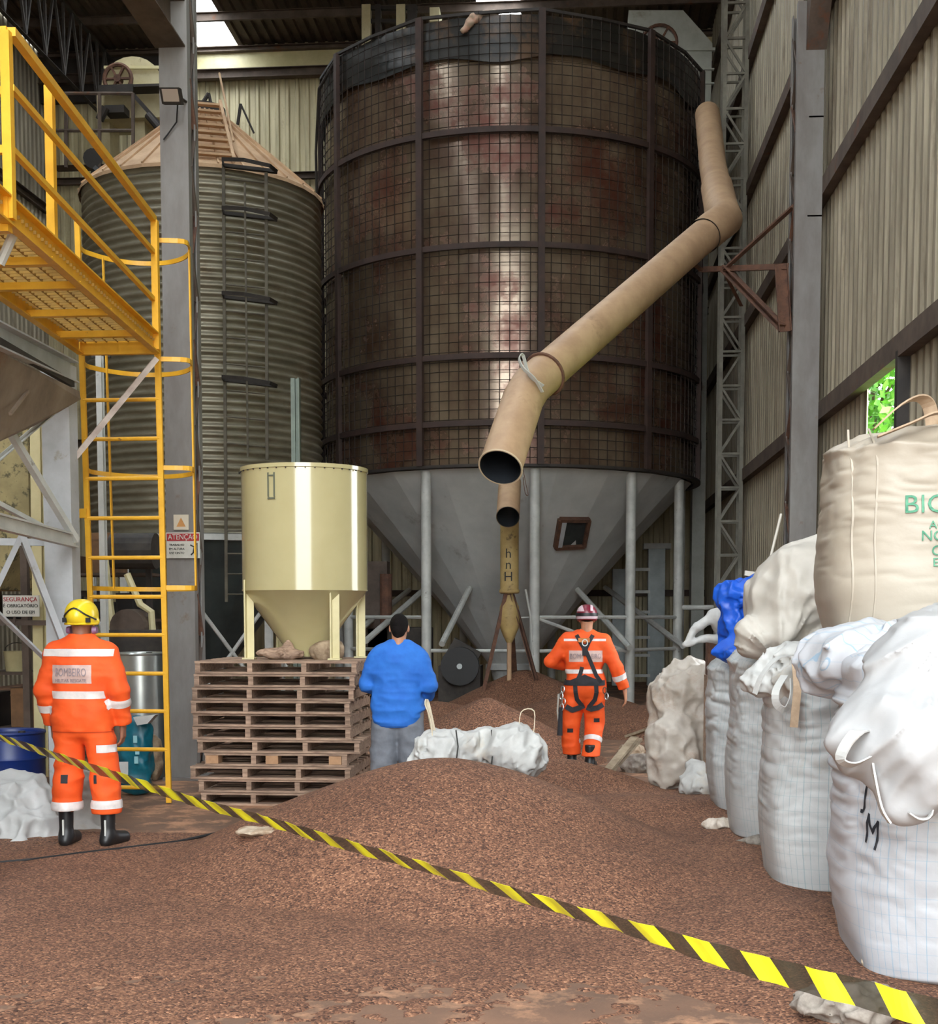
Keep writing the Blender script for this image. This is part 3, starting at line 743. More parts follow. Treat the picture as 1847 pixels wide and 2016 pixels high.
# roof ladder steps, dusty, up the cone toward the manhole
t = bpy.data.objects.new('roof_ladder', None); COL.objects.link(t); t.parent = cb; ORIG[t] = ORIG[cb]
def on_cone(s, off):    # s 0 eave..1 top, direction toward the camera slightly right
    a = math.radians(18); r = (CR+.02)*(1-s)+.5*s; z = cz1+(apx-cz1)*s+.12
    return Vector((CX+r*math.sin(a)+off*math.cos(a), CY_-r*math.cos(a)+off*math.sin(a), z))
for o_ in (-.42, .42):
    mb = MB(); mb.bar(on_cone(0, o_), on_cone(1, o_*.7), .05, .1); mb.build('stringer', m_dust, t)
    mb = MB(); mb.tube(on_cone(0, o_)+Vector((0, 0, .3)), on_cone(1, o_*.7)+Vector((0, 0, .5)), .02, 6); mb.build('handrail', m_dust, t)
for i in range(8):
    s = (i+.5)/8; w = .42*(1-.3*s); mb = MB(); mb.bar(on_cone(s, -w), on_cone(s, w), .12, .035); mb.build('step', m_dust, t)
a = at(397, 232, CY_); mb = MB()
mb.tube(at(391, 215, CY_), at(411, 184, CY_), .035, 6); mb.tube(at(411, 184, CY_), at(420, 225, CY_), .03, 6); mb.tube(at(468, 245, CY_), at(474, 205, CY_), .03, 6); mb.tube(at(474, 205, CY_), at(500, 262, CY_), .02, 6)
mb.build('vent_frame', m_dark, cb)['kind'] = 'stuff'
# thin galvanised channel standing on the small tank's far side
t = thing('cable_duct', 'narrow upright grey-green duct between the cream tank and the silos', 'duct', at(584, 915, 16))
mb = MB(); a, b = at(577, 745, 16), at(594, 1180, 16); mb.chan((a.x, 16, 0.0), (a.x, 16, a.z), .05, .05); mb.box((a.x, 16.02, 0), (b.x, 16.05, a.z)); mb.box((b.x-.02, 15.95, 0), (b.x, 16.05, a.z)); mb.build('duct', mat('duct_green_grey', S(124,136,124), S(100,110,102), scale=3, rough=.5), t)

# ================================================================== BUCKET ELEVATORS
m_ecream = mat('elevator_cream', S(206,196,160), S(184,172,134), scale=2, rough=.5, c3=S(140,120,90), s3=2.5, t3=.6, w3=.12)
m_egrey = mat('elevator_pale_grey', S(186,190,182), S(166,168,158), scale=2, rough=.5, c3=S(140,130,110), s3=2, t3=.6, w3=.15)
EY = 29.0
def P29(px, py, Y=EY): return at(px, py, Y)
el = thing('bucket_elevator', 'cream bucket elevator with domed head and spoked pulley, upper left', 'elevator', (P29(262, 300).x, EY, 0))
EF = EY-.5; c = P29(260, 172, EF); R_ = (P29(322, 170, EF)-P29(200, 170, EF)).x/2
mb = MB(); poly = [(c.x-R_, EY-.5, P29(260, 232, EF).z)]
for k in range(13):
    a = math.pi-math.pi*k/12; poly.append((c.x+R_*math.cos(a), EY-.5, c.z+R_*.95*math.sin(a)))
poly.append((c.x+R_, EY-.5, P29(260, 232, EF).z)); mb.prism(poly, (0, 1.0, 0)); mb.build('head_casing', m_ecream, el)
mb = MB(); mb.bar(P29(205, 133, EY-.56), P29(330, 133, EY-.56), .05, .06); mb.bar(P29(205, 170, EY-.56), P29(330, 170, EY-.56), .06, .08); mb.build('casing_flange', m_cream, el)
for a_, b_ in ((204, 228), (272, 296)):
    x0, x1 = P29(a_, 400).x, P29(b_, 400).x; mb = MB(); mb.box((x0, EY-.3, 0), (x1, EY+.3, c.z)); mb.build('leg_casing', m_ecream, el)
pc = P29(232, 155, EY-.64); pr = (P29(258, 155)-P29(232, 155)).x
mb = MB(); mb.path([pc+Vector((pr*math.cos(a*math.pi/12), 0, pr*math.sin(a*math.pi/12))) for a in range(24)], .045, n=6, closed=True)
for k in range(6):
    a = k*math.pi/3; mb.bar(pc, pc+Vector((pr*math.cos(a), 0, pr*math.sin(a))), .06, .04)
mb.tube(pc+Vector((0, -.05, 0)), pc+Vector((0, .15, 0)), .08, 10); mb.build('pulley', m_rust, el)
mb = MB(); D_ = lambda px, py, y: P29(px, py, y)
mb.box((D_(195, 170, EY-.95).x, EY-.95, D_(195, 173, EY-.95).z), (D_(330, 170, EY-.95).x, EY-.55, D_(195, 168, EY-.95).z)); mb.box((D_(195, 170, EY-.96).x, EY-.98, D_(195, 182, EY-.96).z), (D_(262, 170, EY-.96).x, EY-.94, D_(195, 168, EY-.96).z)); mb.build('drive_deck', m_dark, el)
mb = MB(); a_, b_ = D_(206, 222, EY-.9), D_(244, 206, EY-.9); mb.box((a_.x, EY-.9, a_.z), (b_.x, EY-.55, b_.z)); mb.tube(P29(196, 236, EY-1), P29(208, 212, EY-1), .09, 10); mb.build('gear_drive', m_dark, el)
t = thing('access_platform', 'dark railed service platform beside the cream elevator head', 'platform', P29(200, 320))
for py in (184, 257):
    mb = MB(); mb.tube(P29(100, py, EY-1.4), P29(262, py, EY-1.4), .035, 6); mb.build('rail', m_girt, t)
for px in (262, 196, 130):
    mb = MB(); mb.bar(P29(px, 184, EY-1.4), P29(px, 330, EY-1.4), .06); mb.build('post', m_girt, t)
mb = MB(); a_, b_ = P29(100, 326, EY-1.4), P29(235, 322, EY-1.4); mb.box((a_.x, EY-1.4, a_.z), (b_.x, EY-1.0, b_.z)); mb.build('deck', m_girt, t)
mb = MB(); mb.bar(P29(262, 186, EY-1.2), P29(330, 262, EY-1.2), .08); mb.tube(P29(290, 226, EY-1.3), P29(325, 268, EY-1.3), .07, 8); mb.build('stay', m_dark, t)
mb = MB(); mb.tube(P29(183, 312, EY-1.5), P29(183, 312, EY-1.1), .2, 14); mb.tube(P29(186, 335, EY-1.4), P29(200, 345, EY-1.4), .12, 8); mb.build('motor', m_black, t, smooth='auto')
# right elevator
E2 = 30.2
P2 = lambda px, py: at(px, py, E2)
el2 = thing('bucket_elevator', 'pale grey bucket elevator with slanted head behind the rusty silo on the right', 'elevator', (P2(1330, 300).x, E2, 0))
mb = MB(); mb.prism([P2(1238, 20), P2(1345, 20), P2(1403, 85), P2(1403, 98), P2(1238, 98)], (0, .9, 0)); mb.build('head_casing', m_egrey, el2)
mb = MB(); mb.prism([P2(1250, 100), P2(1402, 100), P2(1400, 190), P2(1395, 230), P2(1300, 230)], (0, .8, 0)); mb.bar(P2(1250, 98), P2(1408, 98), .1, .06); mb.bar(P2(1300, 137), P2(1406, 137), .1, .03); mb.bar(P2(1300, 165), P2(1406, 165), .1, .03); mb.build('transition_box', m_egrey, el2)
mb = MB(); mb.box((P2(1372, 300).x, E2+.1, 0), (P2(1398, 300).x, E2+.6, P2(1372, 200).z)); mb.build('leg_casing', m_egrey, el2)
pc = P2(1298, 88)+Vector((0, -.1, 0)); pr = .38
mb = MB(); mb.path([pc+Vector((pr*math.cos(a*math.pi/12), 0, pr*math.sin(a*math.pi/12))) for a in range(24)], .035, n=6, closed=True)
for k in range(3): a = k*math.pi/3; v = Vector((pr*math.cos(a), 0, pr*math.sin(a))); mb.bar(pc-v, pc+v, .04)
mb.build('pulley', m_rust, el2)
# machine top between skylight and silo
E3 = 30.5; P3 = lambda px, py: at(px, py, E3)
t = thing('conveyor_head', 'cream and dark steel machine frame showing above the rusty silo', 'machine', P3(770, 90))
for px in (722, 745, 790, 812): mb = MB(); mb.bar(P3(px, 12), P3(px, 95), .2 if px != 745 else .12, .2); mb.build('upright', m_ecream if px in (722, 790) else m_dark, t)
for py in (16, 42): mb = MB(); mb.bar(P3(712, py), P3(822, py), .08); mb.build('crossbar', m_dark, t)
mb = MB(); mb.box(P3(846, 42), P3(865, 14)+Vector((0, .6, 0))); mb.build('cover_box', m_ecream, t)

# ---- service structure seen beneath the rusty silo on the right
t = thing('elevator_boot', 'pale pair of elevator legs with crossbars under the right of the rusty silo', 'elevator', (at(1260, 1330, 27).x, 31.3, 0))
Y4 = 31.3
for a_, b_, top in ((1206, 1234, 1120), (1276, 1309, 1078)):
    mb = MB(); x0, x1 = at(a_, 1200, Y4).x, at(b_, 1200, Y4).x; mb.box((x0, Y4, 0), (x1, Y4+.4, at(a_, top, Y4).z)); mb.build('leg_casing', mat('pale_zinc', S(178,190,190), S(156,166,168), scale=3, rough=.4), t)
for py in (1121, 1165, 1205, 1255, 1290, 1330):
    mb = MB(); mb.bar(at(1230, py, Y4), at(1280, py, Y4), .07); mb.build('crossbar', m_grey, t)
mb = MB(); mb.box(at(1268, 1080, Y4-.1), at(1318, 1072, Y4+.5)); mb.build('flange', m_grey, t)
# ================================================================== YELLOW CATWALK
Y0c, Y1c = 7.7, 11.2
m_grate = mat('dusty_yellow_grating', S(176,140,66), S(150,120,64), scale=9, rough=.8)
cw = thing('catwalk', 'yellow steel catwalk with handrails running above head height on the left', 'catwalk', at(300, 690, Y1c))
A = at(20, 418, Y0c); B = at(308, 676, Y1c); A = A+(A-B)*.45
W = Vector((-.66, 0, 0))
for off, nm in ((Vector((0, 0, 0)), 'stringer'), (W, 'stringer')):
    mb = MB(); mb.chan(A+off, B+off, .06, .17); mb.build(nm, m_yel, cw)
def along(t, dz=0, off=Vector((0, 0, 0))):
    p = at(20, 418, Y0c).lerp(B, t)+off; p.z += dz; return p
for (px, py) in ((20, 440), (108, 519), (163, 568), (222, 621), (270, 664)):
    t = (at(px, py, 9).x/at(px, py, 9).y); 
    # find the parameter along the stringer that shows at px
    best = min(range(0, 101), key=lambda k: abs((along(k/100).x/along(k/100).y)-t)); p = along(best/100, -.06)
    mb = MB(); mb.bar(p, p+W, .06, .05); mb.build('cross_beam', m_yel, cw)
p = B+Vector((0, 0, -.02)); mb = MB(); mb.chan(p, p+W, .05, .14); mb.build('end_beam', m_yel, cw)
mb = MB(); n = 70
for i in range(n+1):
    p = A.lerp(B, i/n)+Vector((0, 0, .02)); mb.bar(p, p+W, .006, .022)
for i in range(7):
    o = W*((i+.5)/7)+Vector((0, 0, .02)); mb.bar(A+o, B+o, .008, .02)
mb.build('grating', m_grate, cw)['kind'] = 'stuff'
posts = [((15, 62), (17, 432), 7.68), ((93, 170), (108, 500), 8.75), ((304, 434), (309, 688), 11.2)]
tops = []
for (a, b, Y) in posts:
    p, q = at(*a, Y), at(*b, Y); p.x = q.x = (p.x+q.x)/2; tops.append((p, q)); mb = MB(); mb.bar(p, q, .055, .055); mb.build('post', m_yel, cw)
for (ya, yb, th) in ((62, 432, .05), (172, 497, .035), (293, 590, .035)):
    a, b = at(22, ya, Y0c), at(303, yb, 11.2); mb = MB(); mb.bar(a, b, th, th); mb.build('handrail' if th > .04 else 'mid_rail', m_yel, cw)
for ya in (62, 180, 295):
    a = at(15, ya, Y0c); mb = MB(); mb.bar(a, a+Vector((-1.3, 0, 0)), .045, .045); mb.build('landing_rail', m_yel, cw)
a = at(0, 430, Y0c); mb = MB(); mb.box((a.x-1.2, Y0c-.06, a.z-.09), (at(24, 430, Y0c).x, Y0c, a.z+.12)); mb.build('toe_plate', m_yel, cw)
mb = MB(); mb.bar(at(140, 910, 10.75), at(308, 706, 11.15), .045, .045); mb.build('diagonal_stay', mat('pale_pipe', S(206,194,184), S(176,160,150), scale=6, rough=.5), cw)
mb = MB(); mb.tube(at(0, 520, 7.9), at(26, 462, 7.9), .03, 8); mb.build('hanging_pipe', m_grey, cw)

# ================================================================== CAGED LADDER
lad = thing('ladder', 'yellow caged ladder going down from the catwalk to the floor beside the firefighter', 'ladder', (xx(333, 11.35), 11.35, 0))
YL = 11.35
rl = (at(152, 437, YL), at(178, 1180, YL)); rr = (at(305, 437, YL), at(333, 1588, YL))
lb = rl[0]+(rl[1]-rl[0])*((rl[0].z-.02)/(rl[0].z-rl[1].z)); rr = (rr[0], rr[0]+(rr[1]-rr[0])*((rr[0].z-.01)/(rr[0].z-rr[1].z)))
for a, b in ((rl[0], lb), rr):
    mb = MB(); mb.bar(a, b, .045, .03); mb.build('rail', m_yel, lad)
ry = [787, 864, 942, 1020, 1098, 1175, 1250, 1326, 1400, 1475, 1550]
def lx(py, side):
    a, b = (rl[0], lb) if side == 0 else rr; z = at(250, py, YL).z; t = (a.z-z)/(a.z-b.z); return a.lerp(b, t)
for py in ry:
    mb = MB(); mb.tube(lx(py, 0), lx(py, 1), .018, 8); mb.build('rung', m_yel, lad)
mb = MB(); q = lx(1008, 0); mb.box((q.x-.12, YL-.03, q.z-.05), (q.x, YL+.03, q.z+.03)); mb.build('wall_bracket', m_yel, lad)
hoopz = [at(305, p, YL).z for p in (473, 707, 921, 1157)]
hp = {}
for z in hoopz:
    l = lx(HORIZON-(z-1.67)*F_PX/YL, 0); r = lx(HORIZON-(z-1.67)*F_PX/YL, 1); l = Vector((l.x, YL, z)); r = Vector((r.x, YL, z)); w = r.x-l.x
    pts = [l]+[Vector((l.x+w*.62-math.cos(a)*w*.72, YL+.12+.62*math.sin(a), z)) for a in [math.pi*k/14 for k in range(1, 14)]]+[Vector((l.x+w*1.34, YL+.06, z)), r]
    hp[z] = pts; mb = MB(); mb.strap(pts, .012, .04) ; mb.build('cage_hoop', m_yel, lad)
for idx in (3, 7, 13):
    mb = MB(); mb.strap([hp[z][idx] for z in hoopz], .035, .012); mb.build('cage_strap', m_yel, lad)

# ================================================================== BIN STAND on the left
m_chute = mat('dusty_chute_sheet', S(150,134,118), S(116,100,86), scale=1.6, rough=.7, c3=S(128,92,66), s3=2, t3=.58, w3=.15)
st = thing('bin_stand', 'pale grey steel stand of columns and crossed braces under the catwalk on the left', 'stand', (xx(122, 10.7), 10.7, 0))
ct = at(122, 715, 10.6).z; x0, x1 = xx(95, 10.7, 1000), xx(149, 10.7, 1000)
mb = MB(); mb.box((x0, 10.6, 0), (x1, 10.62, ct)); mb.box((x0, 10.62, 0), (x0+.012, 10.78, ct)); mb.box((x1-.012, 10.62, 0), (x1, 10.78, ct)); mb.build('column', m_colw, st)
mb = MB(); mb.chan(at(-70, 628, 7.7), at(146, 733, 10.6), .08, .17); mb.build('edge_beam', m_colw, st)
mb = MB(); mb.chan(at(72, 815, 12.6), at(75, 1210, 12.6)+Vector((0, 0, -1.6)), .10, .10, up=(0, 1, 0)); mb.build('rear_column', m_cream, st)
mb = MB(); mb.ibeam(at(-60, 1012, 8.3), at(148, 1065, 10.55), .06, .11); mb.build('cross_beam', m_grey, st)
mb = MB(); mb.bar(at(-60, 1066, 11.0), at(96, 1068, 11.0), .05, .06); mb.build('cross_beam', m_colw, st)
for i, (a, b, ya, yb, w) in enumerate((((-40, 752), (150, 1064), 9.2, 10.5, .05), ((-40, 935), (145, 778), 9.4, 10.5, .03), ((-40, 972), (82, 1036), 9.0, 10.0, .035), ((42, 1050), (-40, 1222), 10.2, 9.9, .045), ((44, 1056), (128, 1275), 10.2, 10.4, .05), ((-40, 1168), (104, 1308), 9.4, 10.3, .045))):
    mb = MB(); mb.angle(at(*a, ya), at(*b, yb), w) if i % 2 else mb.bar(at(*a, ya), at(*b, yb), w); mb.build('brace', m_grey if i in (0, 1, 2) else m_colw, st)
p = at(-70, 628, 7.7); q = at(-60, 1012, 8.3); mb = MB(); mb.box((p.x-.1, 7.62, 0), (p.x+.1, 7.64, p.z)); mb.box((p.x-.1, 7.64, 0), (p.x-.088, 7.8, p.z)); mb.build('column', m_colw, st)
mb = MB(); mb.box(at(118, 712, 10.5), at(134, 740, 10.58)); mb.build('clip_plate', m_colw, st)
ch = thing('chute', 'dusty sheet metal chute slanting under the catwalk beam', 'chute', at(70, 800, 10))
mb = MB(); mb.prism([at(-60, 660, 8.0), at(0, 700, 8.6), at(140, 768, 10.4), at(143, 784, 10.4), at(60, 832, 10.0), at(-60, 885, 8.6)], (.0, .18, .02)); mb.build('panel', m_chute, ch)
mb = MB(); mb.bar(at(-60, 640, 7.9), at(142, 756, 10.45), .04, .05); mb.build('seam_bar', m_dark, ch)
mb = MB(); mb.bar(at(0, 800, 8.9), at(35, 762, 9.3), .02); mb.bar(at(20, 815, 8.9), at(55, 770, 9.3), .02); mb.build('stiffener', m_chute, ch)['kind'] = 'stuff'
ot = thing('storage_bin', 'olive beige mottled metal bin standing behind the crossed braces', 'bin', (xx(10, 13.2), 13.2, 0))
mb = MB(); xo = xx(62, 13.0); mb.box((xo-1.2, 13.0, at(30, 1035, 13).z), (xo, 14.2, at(30, 838, 13).z)); mb.prism([(xo-1.2, 13.0, at(30, 1035, 13).z), (xo, 13.0, at(30, 1035, 13).z), (xo-.4, 13.0, at(30, 1160, 13).z), (xo-.8, 13.0, at(30, 1160, 13).z)], (0, 1.2, 0))
mb.build('body', mat('olive_bin', S(170,156,112), S(138,126,90), scale=2, rough=.8, c3=S(84,80,58), s3=6, t3=.52, w3=.06), ot)
for xx_ in (xo-1.15, xo-.08):
    mb = MB(); mb.angle((xx_, 13.05, 0), (xx_, 13.05, at(30, 1030, 13).z), .07); mb.build('leg', m_girt, ot)

# wall mounted signs
sg = thing('safety_sign', 'white sign with three lines of dark capitals hanging behind the braces on the left', 'sign', at(40, 1194, 12.4))
a, b = at(6, 1214, 12.4), at(76, 1172, 12.4)
mb = MB(); mb.box((a.x, 12.4, a.z), (b.x, 12.42, b.z)); mb.build('plate', mat('sign_white', S(206,204,196), S(186,184,174), scale=4, rough=.6), sg)
cx = (a.x+b.x)/2
for k, (tx, s_, mm) in enumerate((('SEGURANÇA', .058, mat('sign_red', S(160,36,42), rough=.6)), ('É OBRIGATÓRIO', .046, m_ink), ('O USO DE EPI', .046, m_ink))):
    text_on(tx, s_, (cx, 12.392, b.z-.04-k*.062), (1, 0, 0), (0, 0, 1), mm, sg)
mb = MB(); mb.bar((a.x-.3, 12.45, a.z-.06), (b.x+.4, 12.45, a.z-.06), .03, .05); mb.bar((a.x+.1, 12.43, a.z-.06), (a.x+.1, 12.43, b.z), .02); mb.build('bracket', m_girt, sg)
sg = thing('warning_sign', 'red and white warning sign with a climbing figure fixed to the left column', 'sign', at(360, 1073, 12.97))
a, b = at(328, 1099, 12.96), at(393, 1048, 12.96); yb_ = b.z-(b.z-a.z)*.33; Ys = 12.96
mb = MB(); mb.box((a.x, Ys, a.z), (b.x, Ys+.012, b.z)); mb.build('plate', mat('sign_white'   , S(206,204,196)), sg)
mb = MB(); mb.box((a.x+.006, Ys-.004, yb_), (b.x-.006, Ys, b.z-.012)); mb.build('red_header', mat('sign_red', S(160,36,42)), sg)
text_on('ATENÇÃO', .075, ((a.x+b.x)/2, Ys-.006, (yb_+b.z)/2-.006), (1, 0, 0), (0, 0, 1), mat('sign_white', S(206,204,196)), sg, bold=.84)
for k, tx in enumerate(('TRABALHO', 'EM ALTURA', 'USE CINTO')):
    text_on(tx, .03, (a.x+.105, Ys-.003, yb_-.04-k*.04), (1, 0, 0), (0, 0, 1), m_ink, sg)
mb = MB(); fx = b.x-.055; fz = yb_-.02
mb.bar((fx+.01, Ys-.004, fz-.03), (fx-.005, Ys-.004, fz-.09), .025, .006, up=(0, 1, 0)); mb.bar((fx, Ys-.004, fz-.04), (fx-.04, Ys-.004, fz-.02), .011, .006, up=(0, 1, 0)); mb.bar((fx-.005, Ys-.004, fz-.09), (fx-.035, Ys-.004, fz-.12), .013, .006, up=(0, 1, 0)); mb.bar((fx, Ys-.004, fz-.09), (fx+.01, Ys-.004, fz-.14), .013, .006, up=(0, 1, 0)); mb.bar((fx+.03, Ys-.004, fz), (fx+.03, Ys-.004, fz-.15), .006, .006, up=(0, 1, 0))
mb.tube((fx+.012, Ys-.007, fz-.012), (fx+.012, Ys-.001, fz-.012), .013, 10); mb.build('pictogram', m_ink, sg)['kind'] = 'stuff'
sg = thing('notice', 'small beige notice with an orange picture above the warning sign on the column', 'sign', at(357, 1028, 12.97))
a, b = at(342, 1043, 12.97), at(371, 1013, 12.97)
mb = MB(); mb.box((a.x, 12.97, a.z), (b.x, 12.98, b.z)); mb.build('plate', mat('notice_beige', S(206,196,176), rough=.6), sg)
mb = MB(); mb.prism([(a.x+.03, 12.966, a.z+.03), (b.x-.03, 12.966, a.z+.03), ((a.x+b.x)/2, 12.966, b.z-.03)], (0, .004, 0)); mb.build('picture', mat('notice_orange', S(196,140,80), rough=.6), sg)
# floodlight on the column
fl = thing('floodlight', 'small square floodlight on a bent arm on the left column', 'lamp', at(335, 188, 12.8))
a, b = at(316, 203, 12.6), at(352, 174, 12.6)
mb = MB(); mb.prism([at(313, 172, 12.55), at(352, 172, 12.55), at(357, 204, 12.7), at(319, 204, 12.7)], (0, .09, .02)); mb.build('housing', m_dark, fl)
mb = MB(); mb.prism([at(318, 175, 12.53), at(349, 175, 12.53), at(353, 200, 12.68), at(322, 200, 12.68)], (0, .015, 0)); mb.build('glass', mat('lamp_glass', S(214,204,198), rough=.15), fl)
mb = MB(); mb.path([at(352, 190, 12.8), at(360, 196, 12.9), at(366, 200, 13.0)], .015, n=6); mb.build('bracket', m_dark, fl)
mb = MB(); mb.path([at(350, 204, 12.9), at(348, 240, 12.94), at(330, 265, 12.96), at(322, 275, 12.97)], .008, n=5); mb.build('cable', m_black, fl)

# ================================================================== PALLET STACK
PB = xx(378, 11.3, 1450); PWD = xx(708, 11.3, 1450)-PB; PH = .1155
rowsp = [(395, 690), (390, 682), (375, 690), (402, 682), (388, 708), (378, 690), (380, 690), (378, 690), (380, 698), (384, 700), (386, 704)]
ordn = ['bottom', 'second from the floor', 'third from the floor', 'fourth from the floor', 'fifth from the floor', 'middle', 'fifth from the top', 'fourth from the top', 'third from the top', 'second from the top', 'topmost']
for i, (pa, pb) in enumerate(rowsp):
    z = i*PH; x0 = xx(pa, 11.3, 1450); x1 = xx(pb, 11.3, 1450); y0 = 11.3+random.uniform(-.02, .03); y1 = y0+1.15
    t = thing('pallet', 'weathered wooden pallet, %s in the stack under the cream tank' % ordn[i], 'pallet', ((x0+x1)/2, y0+.55, z), group='stacked wooden pallets')
    offs = [0, .33, .655, .965]
    for k, o in enumerate(offs):
        xs = x0+(x1-x0)*o+random.uniform(-.012, .012)*(0 < k < 3); mb = MB(); mb.box((xs, y0, z+.018), (xs+.045, y1, z+PH-.024)); mb.build('bearer', m_wood, t)
    for k in range(7):
        yy = y0+k*(y1-y0-.1)/6; mb = MB(); dz = random.uniform(-.001, .002)
        mb.box((x0-.005, yy, z+PH-.022+dz), (x1+.005, yy+.1, z+PH-.004+dz)); mb.build('deck_board', m_wood, t)
        if k in (0, 3, 6):
            mb = MB(); mb.box((x0-.003, yy, z), (x1+.003, yy+.1, z+.018)); mb.build('bottom_board', m_wood, t)
    if i == 3:
        for px in (402, 520, 645):
            xs = xx(px, 11.25, 1510); mb = MB(); mb.box((xs, y0-.004, z+.02), (xs+.11, y0+.14, z+PH-.024)); mb.build('end_block', mat('fresh_wood', S(176,138,104), S(150,114,84), scale=8, rough=.85), t)
ptop = 11*PH

# ================================================================== CREAM TANK on the pallets
m_tank = mat('cream_tank_paint', S(190,180,136), S(180,169,124), scale=.8, rough=.13, c3=S(190,176,132), s3=1.2, t3=.62, w3=.2, spec=1.0)
TY = 12.0; TX = xx(601.5, TY); TR_ = (xx(722, TY)-xx(481, TY))/2; tz1 = at(601, 920, TY-TR_*.5).z; tz0 = at(601, 1160, TY-TR_).z
tk = thing('tank', 'cream hopper-bottom tank with a bright reflection, standing on the pallets', 'tank', (TX, TY, ptop))
mb = MB(); mb.lathe([(TR_-.04, tz1-.1), (TR_-.01, tz1+.012), (TR_+.012, tz1+.012), (TR_+.012, tz1-.022), (TR_, tz1-.026), (TR_, tz0)], (TX, TY, 0), 80); mb.build('body', m_tank, tk, smooth='auto')
mb = MB(); mb.lathe([(TR_-.03, tz1-.02), (.0, tz1-.04)], (TX, TY, 0), 40); mb.build('lid', m_tank, tk)
mb = MB(); mb.lathe([(TR_+.004, tz0+.006), (TR_+.004, tz0-.006), (TR_-.005, tz0-.01), (.19, ptop+.10), (.17, ptop+.02)], (TX, TY, 0), 80); mb.build('cone', m_tank, tk, smooth='auto')
for (dx, dy) in ((-.82, -.5), (.62, -.74), (-.55, .6), (.86, .35)):
    px_, py_ = TX+TR_*dx*.98, TY+TR_*dy*.98
    mb = MB(); mb.angle((px_, py_, ptop+.012), (px_, py_, tz0+.09), .075, .012, up=(0, -1, 0)); mb.build('leg', m_cream, tk)
    mb = MB(); mb.box((px_-.055, py_-.055, ptop-.002), (px_+.055, py_+.055, ptop+.012)); mb.build('foot', m_cream, tk)
mb = MB(); r_ = TR_+.012
for (a0, a1, z0, z1) in ((-112, -110.5, tz1-.28, tz1-.07), (-106, -104.5, tz1-.28, tz1-.07), (-112, -104.5, tz1-.30, tz1-.285), (-111, -106, tz1-.10, tz1-.09)):
    mb.lathe([(r_-.012, z0), (r_, z0), (r_, z1), (r_-.012, z1)], (TX, TY, 0), 3, a0=math.radians(a0), a1=math.radians(a1))
mb.build('painted_mark', mat('faded_mark', S(96,100,84), rough=.6), tk)['kind'] = 'stuff'
for k in range(26):
    if k > 18: break
    a = math.radians(-170+k*8.4); mb = MB() if k == 0 else mb; mb.tube((TX+(TR_+.01)*math.cos(a), TY+(TR_+.01)*math.sin(a), tz1-.03), (TX+(TR_+.022)*math.cos(a), TY+(TR_+.022)*math.sin(a), tz1-.03), .006, 6)
mb.build('rivet', m_dark, tk)['kind'] = 'stuff'
t = thing('steel_post', 'slim grey-green steel post behind the right end of the pallet stack', 'post', (xx(708, 13.2), 13.2, 0))
mb = MB(); a = at(708, 1150, 13.2); mb.chan((a.x, 13.2, 0.01), (a.x, 13.2, a.z), .05, .08, up=(0, -1, 0)); mb.build('post', mat('grey_green_paint', S(134,140,118), S(112,118,100), scale=4, rough=.6), t); mb = MB(); mb.box((a.x-.07, 13.12, 0), (a.x+.07, 13.28, .012)); mb.build('base_plate', m_grey, t)
# broken lumps of board and dusty sacking lying on the top pallet
for k, (px, lab) in enumerate(((555, 'broken brown board scrap under the tank cone'), (645, 'crumpled dusty sacking beside the right leg of the tank'))):
    p = at(px, 1300, 11.75); f = Field(p+Vector((-.28, -.14, -.1)), p+Vector((.28, .14, .25)), .014); zb_ = ptop+.03
    if k: f.ell((p.x, p.y, zb_+.05), (.14, .09, .09), pw=2.4)
    else: f.ell((p.x, p.y, zb_+.02), (.16, .09, .04)); f.ell((p.x+.05, p.y, zb_+.04), (.04, .03, .08))
    f.disp(lambda q: -(ridged(q*9)-.5)*.05)
    o = link_mesh('debris', f.mesh(), mat('dusty_sacking', S(172,152,126), S(120,98,78), scale=9, rough=.95) if k else m_wood, None, (p.x, p.y, ptop)); tag(o, lab, 'debris')

# ================================================================== THINGS BEHIND THE FIREFIGHTER
def drum(px0, px1, py0, Y, label, material, name='drum', ribs=True):
    x0, x1 = xx(px0, Y), xx(px1, Y); cx, r = (x0+x1)/2, (x1-x0)/2; zt_ = at((px0+px1)/2, py0, Y).z
    t = thing(name, label, 'drum', (cx, Y, 0)); prof = [(r-.02, .0), (r, .02)]
    if ribs:
        for k in (.33, .66): prof += [(r, zt_*k-.02), (r+.012, zt_*k), (r, zt_*k+.02)]
    prof += [(r, zt_-.03), (r+.012, zt_-.015), (r+.004, zt_), (r-.02, zt_-.01), (r-.03, zt_-.05)]
    mb = MB(); mb.lathe(prof, (cx, Y, 0), 40); mb.build('shell', material, t, smooth='auto')
    mb = MB(); mb.lathe([(r-.02, zt_-.03), (.02, zt_-.025), (.0, zt_-.025)], (cx, Y, 0), 32); mb.build('lid', material, t)
    mb = MB(); mb.tube((cx+r*.5, Y-r*.3, zt_-.03), (cx+r*.5, Y-r*.3, zt_+.005), .03, 12); mb.build('bung', m_dark, t); return t
drum(224, 322, 1284, 13.1, 'shiny galvanised metal drum behind the caged ladder', mat('shiny_zinc', S(216,222,220), S(190,198,198), scale=2, rough=.28, metal=.85), ribs=False)
drum(-50, 78, 1438, 10.9, 'dark blue plastic drum behind the white sacks at the left edge', mat('blue_plastic', S(14,42,108), S(12,34,86), scale=2, rough=.4))
